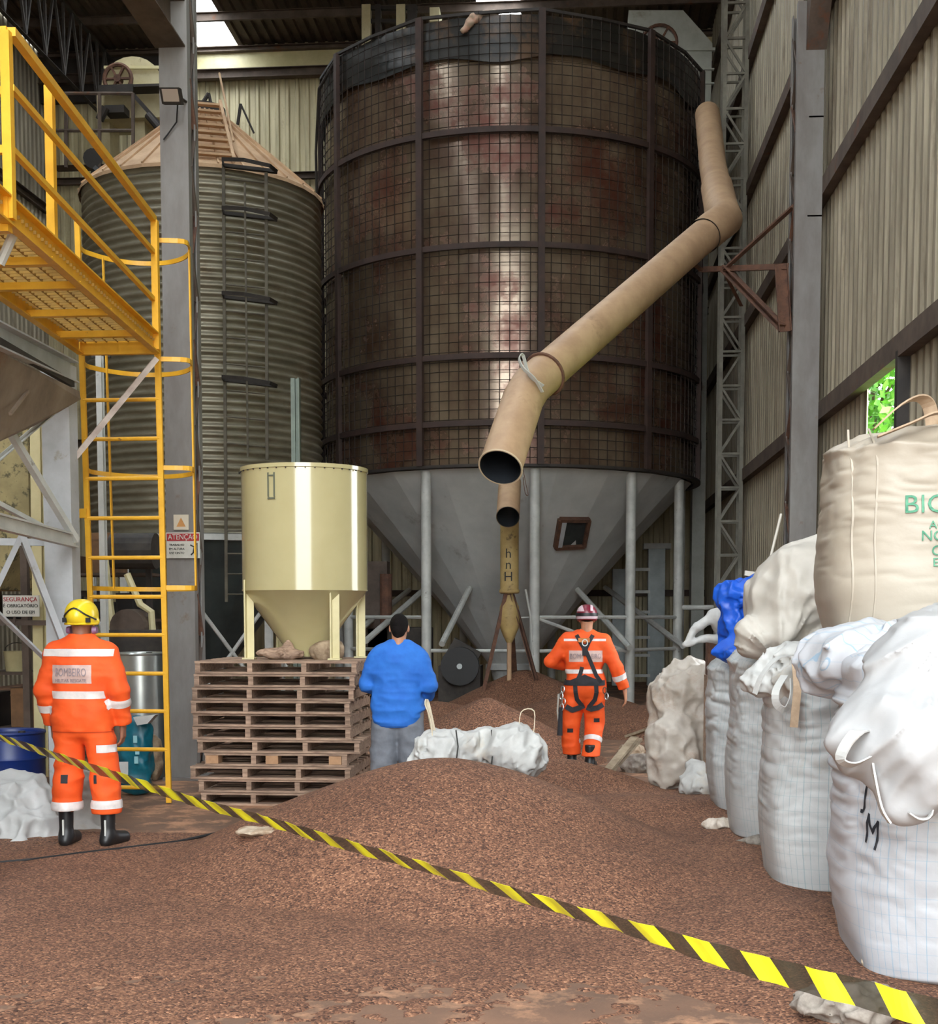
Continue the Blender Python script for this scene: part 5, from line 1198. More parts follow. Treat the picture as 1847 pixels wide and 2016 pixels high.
# teal printed sack
ts = thing('feed_sack', 'teal printed feed sack with a white top between firefighter and ladder', 'bag', (xx(268, 11.9), 11.9, 0))
m_teal = mat('teal_sack', S(22,112,132), S(14,86,104), scale=6, rough=.4)
sack('', '', [(T_(268, 1490, 11.9), (.15, .13, .30), 3), (T_(272, 1430, 11.9), (.13, .10, .10)), (T_(266, 1545, 11.9), (.14, .13, .08))], m_teal, res=.013, amp=.018, freq=6, seed=70, parent=ts, part='body')
mb = MB(); mb.prism([at(262, 1412, 11.72), at(305, 1408, 11.72), at(290, 1425, 11.7), at(270, 1428, 11.7)], (0, .12, .0)); mb.build('white_fold', m_white, ts)
for k, (px, py) in enumerate(((266, 1455), (270, 1478), (268, 1496))):
    mb = MB(); a = at(px, py, 11.735); mb.box(a-Vector((.018, 0, .035)), a+Vector((.018, .01, .03))); mb.build('printed_mark', mat('pale_print', S(150,204,214), rough=.6), ts)
t = thing('white_sack', 'tan sacking slouched beside the teal feed sack', 'bag', at(303, 1500, 12.0)); sack('', '', [(T_(306, 1490, 12.05), (.07, .1, .22))], mat('dusty_sacking', S(172,152,126)), res=.013, amp=.015, freq=6, parent=t, part='body')
t = thing('card_notice', 'small white card leaning by the teal feed sack', 'card', at(240, 1530, 11.6)); mb = MB(); mb.prism([at(234, 1528, 11.6), at(252, 1528, 11.6), at(252, 1500, 11.7), at(234, 1500, 11.7)], (0, .01, 0)); mb.build('card', m_white, t)
# litter along the foot of the bag row and the floor
rs = random.Random(9)
lit = [(1700, 1930, 5.6, 'crumpled grey-white rag on the floor under the tape, bottom right', .16, .07), (1735, 1905, 5.95, 'small pinkish plastic scrap at the foot of the nearest bulk bag', .06, .035), (1660, 1985, 0, '', 0, 0), (1490, 1660, 9.3, 'torn paper scrap at the foot of the third bulk bag', .09, .03), (1425, 1628, 10.1, 'pale plastic scrap between pellets and the fourth bulk bag', .1, .04), (1262, 1520, 12.9, 'clump of dirty plastic wrap beside the leaning boards', .17, .12), (1240, 1490, 13.4, 'second dirty clump of plastic behind the leaning boards', .12, .10), (505, 1640, 9.9, 'flat grey stone-like scrap on the floor left of the heap', .09, .02)]
for (px, py, Y, lab, r, h) in lit:
    if not lab: continue
    d = ray(px, py); t0 = 1.0
    for _ in range(2000):
        p = EYE+d*t0
        if p.z < ground_z(p.x, p.y): break
        t0 += .01
    if lab.startswith('crumpled grey'): p = at(1680, 1960, 5.4); p.z = .05
    p.z = max(p.z, 0)+h*.5
    f = Field(p-Vector((r*2.2, r*1.8, h*2+.03)), p+Vector((r*2.2, r*1.8, h*2.5+.05)), .008 if r < .12 else .011)
    f.ell(p, (r*1.2, r*.8, h)); f.ell(p+Vector((r*.6, r*.2, 0)), (r*.8, r*.6, h*.8)); f.disp(lambda q: -(worley(q*np.array([11, 16, 16])+px)-.45)*min(.06, h*1.2))
    o = link_mesh('litter', f.mesh(), mat('litter_%d' % (px % 3), [S(206,196,184), S(186,170,150), S(150,142,132)][px % 3], [S(170,156,140), S(150,128,104), S(110,100,92)][px % 3], scale=16, rough=.8), None, p); tag(o, lab, 'litter')
# leaning boards
for (a, b, lab) in (((1186, 1530, 12.4), (1250, 1452, 13.1), 'long weathered board leaning toward the dirty sack'), ((1236, 1450, 13.2), (1292, 1430, 12.9), 'short pale board end against the dirty sack'), ((1205, 1520, 12.7), (1262, 1455, 13.3), 'thin grey batten lying behind the long leaning board')):
    t = thing('board', lab, 'board', at(*a)); mb = MB(); mb.bar(at(*a), at(*b), .085 if 'thin' not in lab else .035, .025); mb.build('plank', mat('pale_wood', S(168,152,128), S(130,114,94), scale=6, rough=.9), t, loc=None)
# hose / cable on the floor at the left
mb = MB(); pts = [];
for (px, py) in ((-20, 1703), (60, 1696), (150, 1684), (250, 1672), (350, 1660), (440, 1648), (505, 1640)):
    d = ray(px, py); p = EYE+d*(EYE.z/-d.z); p.z = ground_z(p.x, p.y)+.012; pts.append(p)
mb.path(pts, .011, n=6); o = mb.build('cable', m_black); tag(o, 'black cable running across the floor behind the firefighter boots', 'cable')
# ================================================================== GRAIN SPOUT
m_spout = mat('dusty_spout', S(192,160,126), S(170,138,108), scale=2.2, rough=.55, c3=S(150,120,92), s3=2.5, t3=.6, w3=.15, bump=.08, bscale=20)
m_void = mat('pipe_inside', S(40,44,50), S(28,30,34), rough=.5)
sp_t = thing('spout', 'long dusty tan spout pipe slanting down across the rusty silo to an open end', 'pipe', at(1040, 765, 15.2))
def hollow(name, pts, r, parent, rin=None, n=32, material=None, th=.012):
    P = [Vector(p) for p in pts]; mb = MB(); mb.path(P, r, n=n, caps=False)
    mb.path(P[::-1], r-th, n=n, caps=False, mi=1)
    # annular lip at the end
    d = (P[-1]-P[-2]).normalized(); mb.path([P[-1]-d*.001, P[-1]+d*.001], r, n=n, caps=False)
    me = mb.mesh(name, True); me.set_sharp_from_angle(angle=math.radians(40)); return link_mesh(name, me, [material or m_spout, m_void], parent)
q0, q1, q2, q3, q4 = at(1393, 225, 24.6), at(1404, 330, 22.4), at(1424, 432, 19.5), at(1036, 768, 15.2), at(985, 921, 14.3)
hollow('upper_pipe', [q0, q1, q1.lerp(q2, .45)], .22, sp_t)
hollow('bend', [q1.lerp(q2, .42), q2.lerp(q1, .18), q2+Vector((.03, 0, 0)), q2.lerp(q3, .07), q2.lerp(q3, .12)], .245, sp_t)
hollow('main_pipe', [q2.lerp(q3, .10), q3.lerp(q2, .06)], .225, sp_t)
hollow('elbow', [q3.lerp(q2, .075), q3.lerp(q2, .02), q3.lerp(q4, .12), q4], .235, sp_t)
d = (q3-q2).normalized(); c = q3.lerp(q2, .075); sx = d.cross(Vector((0, 0, 1))).normalized(); sy = sx.cross(d)
mb = MB(); mb.path([c+(sx*math.cos(a)+sy*math.sin(a))*.25 for a in [k*math.pi/12 for k in range(24)]], .02, n=6, closed=True); mb.build('clamp_ring', m_rust, sp_t)
mb = MB(); mb.strap([at(1068, 772, 14.9), at(1052, 745, 14.8), at(1030, 725, 14.8), at(1022, 705, 14.85), at(1030, 700, 14.9), at(1042, 738, 14.9), at(1070, 760, 14.95)], .04, .01); mb.build('tied_strap', m_grey, sp_t)
d = (q4-q3).normalized(); mb = MB(); sx = d.cross(Vector((0, 0, 1))).normalized(); sy = sx.cross(d)
mb.path([q4-d*.01+(sx*math.cos(a)+sy*math.sin(a))*.236 for a in [k*math.pi/16 for k in range(32)]], .011, n=6, closed=True); mb.build('end_bead', mat('pale_lip', S(206,186,156), rough=.5), sp_t)
# rusty bracket that carries it from the column
br = thing('pipe_bracket', 'rusty triangular bracket reaching from the right column toward the spout', 'bracket', at(1556, 560, 17.3))
K = lambda px, py, Y=17.4: at(px, py, Y)
mb = MB(); mb.chan(K(1538, 520), K(1546, 652), .06, .16, up=(1, 0, 0)); mb.build('wall_plate', m_rust, br)
for a, b, w in (((1380, 530, 19.0), (1548, 524, 17.4), .08), ((1425, 528, 18.5), (1540, 645, 17.4), .09), ((1425, 528, 18.5), (1560, 405, 17.5), .07), ((1425, 530, 18.5), (1460, 600, 20), .05)):
    mb = MB(); mb.angle(at(*a), at(*b), w) if w < .09 else mb.chan(at(*a), at(*b), w, w); mb.build('strut', m_rust, br)
mb = MB(); mb.box(at(1333, 500, 18.6), at(1341, 482, 18.6)+Vector((0, .05, 0))); mb.bar(at(1337, 500, 18.6), at(1382, 532, 19), .04); mb.build('bolt_lug', m_rust, br)
mb = MB(); mb.tube(at(1428, 470, 19.3), at(1400, 420, 23), .02, 6); mb.path([at(1392, 410, 21), at(1385, 440, 21.5), at(1374, 462, 22)], .012, n=5); mb.build('guy_wire', m_grey, br)
# vertical discharge tube under the silo, with a short open spout facing the gate
YD = 22.2
ds = thing('discharge_tube', 'yellowed upright discharge tube on rusty splayed legs in front of the silo cone', 'pipe', (xx(1003, YD), YD, 0))
x_ = xx(1003, YD); m_ytube = mat('yellowed_tube', S(190,166,110), S(166,140,90), scale=3, rough=.6, c3=S(110,92,60), s3=5, t3=.58, w3=.08)
zt_, zb_ = at(1003, 925, YD).z, at(1003, 1165, YD).z
mb = MB(); mb.tube((x_, YD, zt_), (x_, YD, zb_), .155, 24); mb.build('tube', m_ytube, ds, smooth='auto')
hollow('open_spout', [at(1004, 950, 21.9), at(1002, 985, 21.5), at(1000, 1018, 21.0)], .185, ds, material=m_spout)
mb = MB(); mb.lathe([(.15, 0), (.17, -.02), (.17, -.06), (.15, -.08)], (x_, YD, zb_+.05), 20); mb.lathe([(.05, 0), (.16, -.25), (.18, -.55), (.10, -.75), (.05, -.85)], (x_, YD, zb_), 16); mb.build('valve_body', m_ytube, ds, smooth='auto')
mb = MB(); mb.tube((x_, YD, zb_-.8), (x_, YD, .3), .04, 8); mb.build('drain_pipe', m_spout, ds)
for (pa, pb) in (((996, 1168), (946, 1385)), ((1008, 1168), (1056, 1340)), ((1000, 1168), (1012, 1330))):
    mb = MB(); mb.chan(at(*pa, YD-.05), at(*pb, YD-.1 if pb[0] != 1012 else YD+1), .12, .06); mb.build('splayed_leg', m_rust, ds)
for s_, py in (('h', 1090), ('n', 1112), ('H', 1136)):
    p = at(1001, py, YD-.165); text_on(s_, .22, p, (1, 0, 0), (0, 0, 1), m_ink, ds)
mb = MB(); mb.strap([at(1030, 925, 21.8), at(1036, 955, 21.7), at(1040, 975, 21.7), at(1034, 970, 21.7), at(1030, 940, 21.8)], .03, .008); mb.build('hanging_strap', m_rust, ds)
# grey steel frame bits right of the tube
t = thing('small_frame', 'thin pale bent bracket frame beside the upright discharge tube', 'frame', at(1040, 1215, 23))
mb = MB(); mb.path([at(1035, 1160, 23), at(1045, 1215, 23), at(1026, 1216, 23)], .02, n=6); mb.tube(at(1045, 1215, 23), at(1050, 1290, 23), .018, 6); mb.build('frame', m_grey, t)['kind'] = 'stuff'

# ================================================================== CAUTION TAPE
tp = thing('caution_tape', 'yellow and black striped caution tape stretched across the whole foreground', 'tape', at(900, 1725, 4.2))
pts = [(-60, 1436), (0, 1452), (120, 1492), (250, 1535), (400, 1584), (520, 1615), (630, 1648), (700, 1669), (860, 1714), (1000, 1757), (1190, 1812), (1290, 1842), (1410, 1880), (1545, 1918), (1690, 1955), (1847, 1998), (1960, 2032)]
tw = [.75, .75, .7, .6, .7, .75, .7, .7, .8, .7, .7, .55, .35, .2, .05, 0, 0]    # twist about its length (rad): edge-on far away, flat near
P = []; A_ = []
for (a, b), tt in zip(pts, tw):
    zinv = .152+(a*1.0e-4); P.append(at(a, b, 1/zinv)); A_.append(tt)
L_cum = [0]
for i in range(1, len(P)): L_cum.append(L_cum[-1]+(P[i]-P[i-1]).length)
def tape_pt(s):
    for i in range(1, len(P)):
        if s <= L_cum[i] or i == len(P)-1:
            t = (s-L_cum[i-1])/(L_cum[i]-L_cum[i-1]); tg = (P[i]-P[i-1]).normalized(); return P[i-1].lerp(P[i], t), tg, A_[i-1]*(1-t)+A_[i]*t
m_ty = mat('tape_yellow', S(226,224,40), S(214,210,36), scale=9, rough=.35, spec=.6); m_tk = mat('tape_dark_film', S(62,58,44), S(48,46,38), scale=9, rough=.25, trans=.42)
TWD = .070; Ltot = L_cum[-1]; per = .188
def tape_piece(s0, s1, sk, material, nm):
    n = 5; vs = []; 
    for k in range(n+1):
        for e in (-1, 0, 1):
            s = min(max(s0+(s1-s0)*k/n-e*sk/2, 0), Ltot); c, tg, tw_ = tape_pt(s); side = tg.cross(Vector((0, 0, 1))).normalized(); up = side.cross(tg).normalized()
            if up.z < 0: up = -up
            w = up*math.cos(tw_)+(-side if side.y > 0 else side)*math.sin(tw_)
            rip = .004*math.sin(s*31)+.003*math.sin(s*57+e)
            vs.append(c+w*(e*TWD/2)+side*rip)
    fs = []
    for k in range(n):
        for e in range(2): fs.append((k*3+e, (k+1)*3+e, (k+1)*3+e+1, k*3+e+1))
    me = bpy.data.meshes.new(nm); me.from_pydata(vs, [], fs); me.update(); o = link_mesh(nm, me, material, tp)
    so = o.modifiers.new('thick', 'SOLIDIFY'); so.thickness = .0006; return o
s = .03
while s < Ltot-per:
    f_ = .46 if s/Ltot > .4 else .5
    tape_piece(s, s+per*f_, .05, m_ty, 'yellow_block'); tape_piece(s+per*f_, s+per, .05, m_tk, 'dark_block'); s += per
# ================================================================== PEOPLE
m_skin = mat('skin_brown', S(146,98,74), S(128,84,62), scale=8, rough=.55)
m_skinl = mat('skin_tan', S(186,134,104), S(168,116,88), scale=8, rough=.55)
m_hair = mat('black_hair', S(22,17,16), S(12,10,10), scale=30, rough=.8, spec=.15, bump=.3, bscale=120)
m_or = mat('orange_coverall', S(240,92,28), S(228,80,20), scale=5, rough=.75, bump=.12, bscale=18)
m_ref = mat('reflective_tape', S(224,214,210), S(206,200,198), scale=20, rough=.35)
m_blue = mat('blue_shirt', S(44,116,206), S(34,100,190), scale=5, rough=.8, bump=.12, bscale=18)
m_gtr = mat('grey_trousers', S(122,126,134), S(104,108,116), scale=6, rough=.8, bump=.1, bscale=18)
m_boot = mat('black_boots', S(30,30,32), S(20,20,22), scale=6, rough=.45)
m_har = mat('harness_webbing', S(42,42,48), S(30,30,34), scale=14, rough=.8)
V3 = lambda *a: np.array(a, float)

def xf(me, loc, rz=0):
    me.transform(Matrix.Translation(Vector(loc))@Matrix.Rotation(rz, 4, 'Z')); return me
def join_meshes(ms, name):
    bm = bmesh.new()
    for m in ms: bm.from_mesh(m)
    me = bpy.data.meshes.new(name); bm.to_mesh(me); bm.free()
    me.polygons.foreach_set('use_smooth', [True]*len(me.polygons)); return me
def hand_field(w, d, n, side, curl=.5, L=.185):
    """w wrist, d direction of the fingers, n palm normal (palm side), side: +1/-1 where the thumb leaves"""
    w = V3(*w); d = V3(*d); d /= np.linalg.norm(d); n = V3(*n); n -= d*n.dot(d); n /= np.linalg.norm(n); s = np.cross(d, n)*side
    f = Field(w-.22, w+.22, .0045)
    pc = w+d*L*.27
    for k in (-1.4, -.5, .4, 1.3): f.cap(w+s*.010*k, w+d*L*.50+s*.019*k, .016, .0115, k=.012)
    ln = [.40, .46, .50, .44]                                    # little .. index
    for k, l in zip((-1.45, -.5, .45, 1.35), ln):
        a = w+d*L*.50+s*.0195*k; c1 = math.cos(curl*.55); s1 = math.sin(curl*.55); c2 = math.cos(curl*1.5); s2 = math.sin(curl*1.5)
        b = a+(d*c1+n*s1)*L*l*.5; c = b+(d*c2+n*s2)*L*l*.5
        f.cap(a, b, .0095, .0085, k=.004); f.cap(b, c, .0085, .007, k=.003)
    a = w+d*L*.14+s*.022; b = a+(s*.75+d*.55+n*.25)*L*.24; c = b+(d*.85+s*.25+n*.3)*L*.20
    f.cap(a, b, .014, .0105, k=.012); f.cap(b, c, .0105, .0085, k=.004)
    f.cap(w-d*.06, w, .024, .020, k=.015)
    return f.mesh(relax=1)
def head_mesh(c, tilt=0.0, yaw=0.0, sc=1.0):
    """head centred at c, looking toward +Y"""
    f = Field((-.13, -.15, -.28), (.13, .16, .16), .0062)
    f.ell((0, -.012, .03), (.076*sc, .098*sc, .092*sc), k=.02); f.ell((0, .03, -.03), (.062*sc, .075*sc, .085*sc), k=.03); f.cap((0, .055, -.085), (0, .06, -.088), .028, k=.03)
    f.cap((0, -.025, -.05), (0, -.03, -.25), .058, .066, k=.03)
    f.cap((0, .092, .0), (0, .112, -.030), .010, .013, k=.012)                # nose
    f.ell((.030, .098, .006), (.016, .012, .010), op='s', k=0); f.ell((-.030, .098, .006), (.016, .012, .010), op='s', k=0)
    f.ell((.030, .086, .006), (.013, .013, .012), k=.003); f.ell((-.030, .086, .006), (.013, .013, .012), k=.003)
    f.cap((-.03, .094, .024), (.03, .094, .024), .008, k=.015)                 # brow
    f.cap((-.022, .096, -.058), (.022, .096, -.058), .006, k=.006); f.cap((-.020, .097, -.068), (.020, .097, -.068), .006, k=.006)
    for s in (-1, 1):
        f.ell((s*.080, -.005, -.002), (.010, .022, .033), k=.008)             # ears
    me = f.mesh(relax=1); me.transform(Matrix.Translation(Vector(c))@Matrix.Rotation(yaw, 4, 'Z')@Matrix.Rotation(tilt, 4, 'X')); return me
def body_mesh(J, skin_hands, res=.013, head=None, girth=1.0):
    pts = np.array([v for v in J.values()]); f = Field(pts.min(0)-.2, pts.max(0)+.2, res); g = girth
    ch, pv, nk = V3(*J['chest']), V3(*J['pelvis']), V3(*J['neck'])
    f.ell(ch, (.155*g, .10*g, .19)); f.ell((ch+pv)/2, (.13*g, .09*g, .2), k=.06); f.ell(pv, (.15*g, .10*g, .12), k=.06); f.cap(ch+V3(0, 0, .1), nk, .07, .055, k=.06)
    for s in 'LR':
        sh, el, wr = V3(*J['sh'+s]), V3(*J['el'+s]), V3(*J['wr'+s]); f.cap(nk-V3(0, 0, .05), sh, .05, .055, k=.05); f.cap(sh, el, .048, .038, k=.04); f.cap(el, wr, .038, .025, k=.02)
        hp, kn, an, to = V3(*J['hip'+s]), V3(*J['kn'+s]), V3(*J['an'+s]), V3(*J['toe'+s]); f.cap(hp, kn, .078, .052, k=.05); f.cap(kn, an, .052, .036, k=.03); f.ell((kn*.65+an*.35)-V3(0, .015, 0), (.048, .052, .1), k=.04); f.cap(an, to, .034, .028, k=.03)
    return join_meshes([f.mesh(relax=1), head]+skin_hands, 'body')
def trim(f, c, r, p0, n):
    """flat cut of the field near c: removes what lies beyond plane p0 in direction n"""
    sl, g = f._blk(V3(*c)-r, V3(*c)+r, 0); n = V3(*n); n = n/np.linalg.norm(n); d = (g-V3(*p0))@n
    near = np.linalg.norm(g-V3(*c), axis=-1) < r
    f.v[sl] = np.where(near, np.maximum(f.v[sl], d.astype(np.float32)), f.v[sl])
def creases(amp, fx=7, fz=15, seed=0):
    return lambda p: -(ridged(p*np.array([fx, fx, fz])+seed, 2)-.5)*2*amp+(vnoise(p*4+seed)-.5)*amp*1.2
def upper(f, J, r=1.0, chest=(.205, .135, .21), waist=(.185, .125), arm=(.078, .066, .056), hemz=None, collar=True):
    ch, pv, nk = V3(*J['chest']), V3(*J['pelvis']), V3(*J['neck'])
    f.ell(ch, chest, k=.05, pw=2.3); f.ell((ch*.5+pv*.5), (waist[0], waist[1], .24), k=.06, pw=2.4); f.ell(pv+V3(0, 0, .02), (waist[0]+.008, waist[1]+.012, .15), k=.06, pw=2.4)
    if collar: f.cap(ch+V3(0, 0, .12), nk+V3(0, 0, .0), .12, .074, k=.06)
    for s in (-1, 1): f.cap(nk+V3(s*.03, 0, -.045), V3(s*.14, 0, nk[2]-.11), .06, .07, k=.05)
    for s in 'LR':
        sh, el, wr = V3(*J['sh'+s]), V3(*J['el'+s]), V3(*J['wr'+s]); f.cap(nk-V3(0, 0, .07), sh, .075, .074, k=.05)
        f.cap(sh, el, arm[0], arm[1], k=.035); f.cap(el, wr, arm[1], arm[2], k=.02)
def lower(f, J, leg=(.115, .098, .088), hem=None):
    pv = V3(*J['pelvis']); f.ell(pv-V3(0, 0, .02), (.19, .135, .14), k=.05, pw=2.3)
    for s in 'LR':
        hp, kn, an = V3(*J['hip'+s]), V3(*J['kn'+s]), V3(*J['an'+s]); f.cap(hp, kn, leg[0], leg[1], k=.035); f.cap(kn, kn+(an-kn)*.93, leg[1], leg[2], k=.02)
def boot(t, an, to, material, top=.30, r=.052):
    an, to = V3(*an), V3(*to); f = Field(np.minimum(an, to)-.16, np.maximum(an, to)+V3(.16, .16, top+.1), .008); d = to-an; d[2] = 0; d = d/np.linalg.norm(d)
    z0 = an[2]-.085
    f.cap(V3(an[0], an[1], an[2]), V3(an[0], an[1], z0+top), r*.92, r*1.08, k=.02); heel = V3(an[0], an[1], z0+.045)-d*.03; toe = V3(an[0], an[1], z0+.042)+d*.18
    f.cap(heel, toe, .046, .044, k=.03); f.cap(V3(an[0], an[1], z0+.08), toe+V3(0, 0, .005), .05, .035, k=.03); f.cut(lambda g: z0-g[..., 2]); trim(f, (an[0], an[1], z0+top), .14, (0, 0, z0+top), (0, 0, 1))
    sole = Field(f.lo, f.lo+f.n*f.res, .008); sole.cap(heel-V3(0, 0, .03), toe-V3(0, 0, .03), .056, .052); sole.v = np.maximum(sole.v, 0); 
    return f.mesh(relax=1)
def proj_y(me, front=False):
    co = np.empty(len(me.vertices)*3); me.vertices.foreach_get('co', co); co = co.reshape(-1, 3)
    def fn(x, z):
        d = (co[:, 0]-x)**2+(co[:, 2]-z)**2; c = co[d < .03**2]
        return float(c[:, 1].min()) if len(c) else float(co[:, 1].min())
    return fn
def back_text(s, size, x, z, me, material, parent, bold=1.0, name='lettering', off=.006):
    fn = proj_y(me); tm = text_mesh(s, size, .001)
    for v in tm.vertices: X = x+v.co.x*bold; Z = z+v.co.y; v.co = Vector((X, fn(X, Z)-off-v.co.z, Z))
    return link_mesh(name, tm, material, parent)
def band_back(me, x0, x1, z0, z1, material, parent, name, base, off=.004, back=True, dz=0.0):
    bx, by = base.x, base.y
    pl = [((bx+x0, by, 0), (1, 0, 0)), ((bx+x1, by, 0), (-1, 0, 0)), ((bx, by, z0+base.z), (dz, 0, 1)), ((bx, by, z1+base.z), (-dz, 0, -1))]
    return patch(me, pl, off, name, material, parent, pred=(lambda c, n: n.y < .15) if back else None)
def band_limb(me, a, b, t0, t1, rad, material, parent, name, off=.005):
    a, b = Vector(a), Vector(b); d = (b-a).normalized(); p0 = a.lerp(b, t0); p1 = a.lerp(b, t1); mid = (p0+p1)/2
    return patch(me, [(p0, d), (p1, -d)], off, name, material, parent, pred=lambda c, n: (c-mid).length < rad)

# ------------------------------------------------------------------ firefighter on the left
def firefighter_left():
    Y = 9.2; g = at(170, 1676, Y); base = Vector((g.x, Y, max(0.0, ground_z(g.x, Y))))
    t = thing('person', 'person in orange coveralls and yellow helmet standing with back turned, left foreground', 'person', base)
    J = dict(neck=(0, .0, 1.50), chest=(0, 0, 1.26), pelvis=(0, 0, .93), shL=(-.185, 0, 1.38), shR=(.185, 0, 1.38), elL=(-.262, -.03, 1.13), elR=(.272, -.03, 1.13), wrL=(-.248, .05, .90), wrR=(.268, .05, .90),
             hipL=(-.095, 0, .90), hipR=(.105, 0, .90), knL=(-.125, .01, .50), knR=(.15, .01, .50), anL=(-.145, 0, .085), anR=(.165, 0, .085), toeL=(-.15, .17, .04), toeR=(.215, .16, .04))
    hl = hand_field((-.248, .055, .885), (0.02, .10, -1), (1, .1, 0), -1, .55); hr = hand_field((.268, .055, .885), (-.02, .10, -1), (-1, .1, 0), 1, .55)
    bm_ = xf(body_mesh(J, [hl, hr], head=head_mesh((.002, .005, 1.625))), base); link_mesh('body', bm_, m_skin, t)
    f = Field((-.42, -.24, .18), (.42, .26, 1.60), .0095); upper(f, J, chest=(.215, .14, .21), waist=(.20, .135), arm=(.082, .074, .060)); lower(f, J, leg=(.118, .098, .094))
    f.cap((-.125, 0, .5), (-.14, 0, .30), .096, .098); f.cap((.15, 0, .5), (.162, 0, .28), .098, .10)
    f.disp(creases(.012, 5, 11)); f.cut(lambda g: (.245+.02*(g[..., 0] < 0))-g[..., 2])
    for s, w in (('L', (-.248, .052, .885)), ('R', (.268, .052, .885))): trim(f, w, .11, w, (0, .3, -1))
    trim(f, (0, 0, 1.56), .12, (0, 0, 1.535), (0, 0, 1))
    me = xf(f.mesh(relax=1), base); suit = link_mesh('coverall', me.copy(), m_or, t)
    # waist seam and collar
    band_back(me, -.24, .24, .835, .843, mat('dark_orange_seam', S(196,64,18), rough=.8), suit, 'waist_seam', base, off=.003)
    band_back(me, -.25, .25, 1.375, 1.425, m_ref, suit, 'reflective_band', base, off=.005)
    band_back(me, -.185, .185, 1.075, 1.13, m_ref, suit, 'reflective_band', base, off=.005)
    for (a, b, t0, t1) in ((J['elL'], J['wrL'], .38, .62), (J['elR'], J['wrR'], .22, .46)):
        band_limb(me, Vector(a)+base, Vector(b)+base, t0, t1, .12, m_ref, suit, 'reflective_band')
    band_limb(me, Vector((-.13, 0, .33))+base, Vector((-.13, 0, .27))+base, .0, 1.0, .14, m_ref, suit, 'reflective_band')
    band_limb(me, Vector((.16, 0, .345))+base, Vector((.16, 0, .285))+base, .0, 1.0, .14, m_ref, suit, 'reflective_band')
    band_back(me, .13, .24, .69, .745, m_ref, suit, 'reflective_band', base, off=.005)
    band_back(me, -.175, .115, 1.185, 1.315, mat('silver_panel', S(196,168,158), S(184,154,146), scale=20, rough=.5), suit, 'back_panel', base, off=.004)
    back_text('BOMBEIRO', .082, base.x-.03, base.z+1.262, me, mat('grey_letters', S(138,126,132), rough=.6), suit, bold=.58, off=.009)
    back_text('MILITAR RESGATE', .032, base.x-.03, base.z+1.205, me, mat('grey_letters', S(138,126,132)), suit, bold=.9, off=.009)
    for (x0, x1, z0, z1) in ((-.135, -.088, .47, .53), (.105, .128, .47, .53)): band_back(me, x0, x1, z0, z1, m_har, suit, 'dark_patch', base, off=.004)
    for s in 'LR':
        o = link_mesh('boot', xf(boot(t, J['an'+s], J['toe'+s], m_boot, top=.33), base), m_boot, t)
        p = Vector(J['an'+s])+base; mb = MB(); mb.box((p.x-.006, p.y-.062, base.z+.03), (p.x+.006, p.y-.05, base.z+.20)); mb.build('pull_tab', m_grey, o)
    # helmet
    hc = base+Vector((.002, -.002, 1.66)); f = Field((-.14, -.17, -.12), (.14, .17, .15), .006); f.ell((0, 0, .0), (.113, .138, .122), pw=2.2); f.cap((-.10, .02, -.04), (.10, .02, -.04), .02, k=.03)
    f.cap((0, -.11, .0), (0, .11, .02), .04, .03, k=.05); f.cut(lambda g: (-.062+.12*np.maximum(0, -g[..., 1]-.05)*0)-g[..., 2]); me = xf(f.mesh(relax=1), hc)
    m_hy = mat('yellow_helmet', S(234,206,48), S(222,190,40), scale=4, rough=.25); h = link_mesh('helmet', me, m_hy, t)
    mb = MB(); mb.strap([hc+Vector((-.117, -.03, -.025)), hc+Vector((-.075, -.125, .01)), hc+Vector((0, -.148, .055)), hc+Vector((.075, -.125, .01)), hc+Vector((.117, -.03, -.025))], .006, .010); mb.build('headband_strap', m_black, h)
    mb = MB(); mb.box(hc+Vector((-.095, -.125, -.045)), hc+Vector((-.065, -.095, -.012))); mb.build('lamp_clip', m_black, h); mb = MB(); mb.box(hc+Vector((.072, -.12, -.045)), hc+Vector((.098, -.09, -.012))); mb.build('lamp_clip', m_black, h)
    mb = MB(); mb.box(hc+Vector((-.022, -.150, .0)), hc+Vector((.028, -.138, .024))); mb.build('badge', mat('olive_badge', S(150,140,50), rough=.4), h)
    mb = MB(); mb.path([hc+Vector((.112*math.cos(a), -.13*math.sin(a), -.055)) for a in [math.pi*k/12 for k in range(13)]], .009, n=6); mb.build('rim', m_hy, h)
    for s in (-1, 1):
        mb = MB(); c = hc+Vector((s*.092, .0, -.10)); mb.tube(c-Vector((s*.012, 0, 0)), c+Vector((s*.018, 0, 0)), .03, 16, r2=.024); mb.build('ear_defender', mat('purple_defender', S(134,100,134), rough=.4), t, smooth='auto')
    # nape hair
    f = Field((-.1, -.13, -.1), (.1, .1, .12), .007); f.ell((0, -.016, .03), (.080, .102, .094)); f.cut(lambda g: g[..., 1]-.02+0*g[..., 0]); f.cut(lambda g: -.055-g[..., 2]); link_mesh('hair', xf(f.mesh(relax=1), base+Vector((.002, .005, 1.625))), m_hair, t)
    return t
firefighter_left()

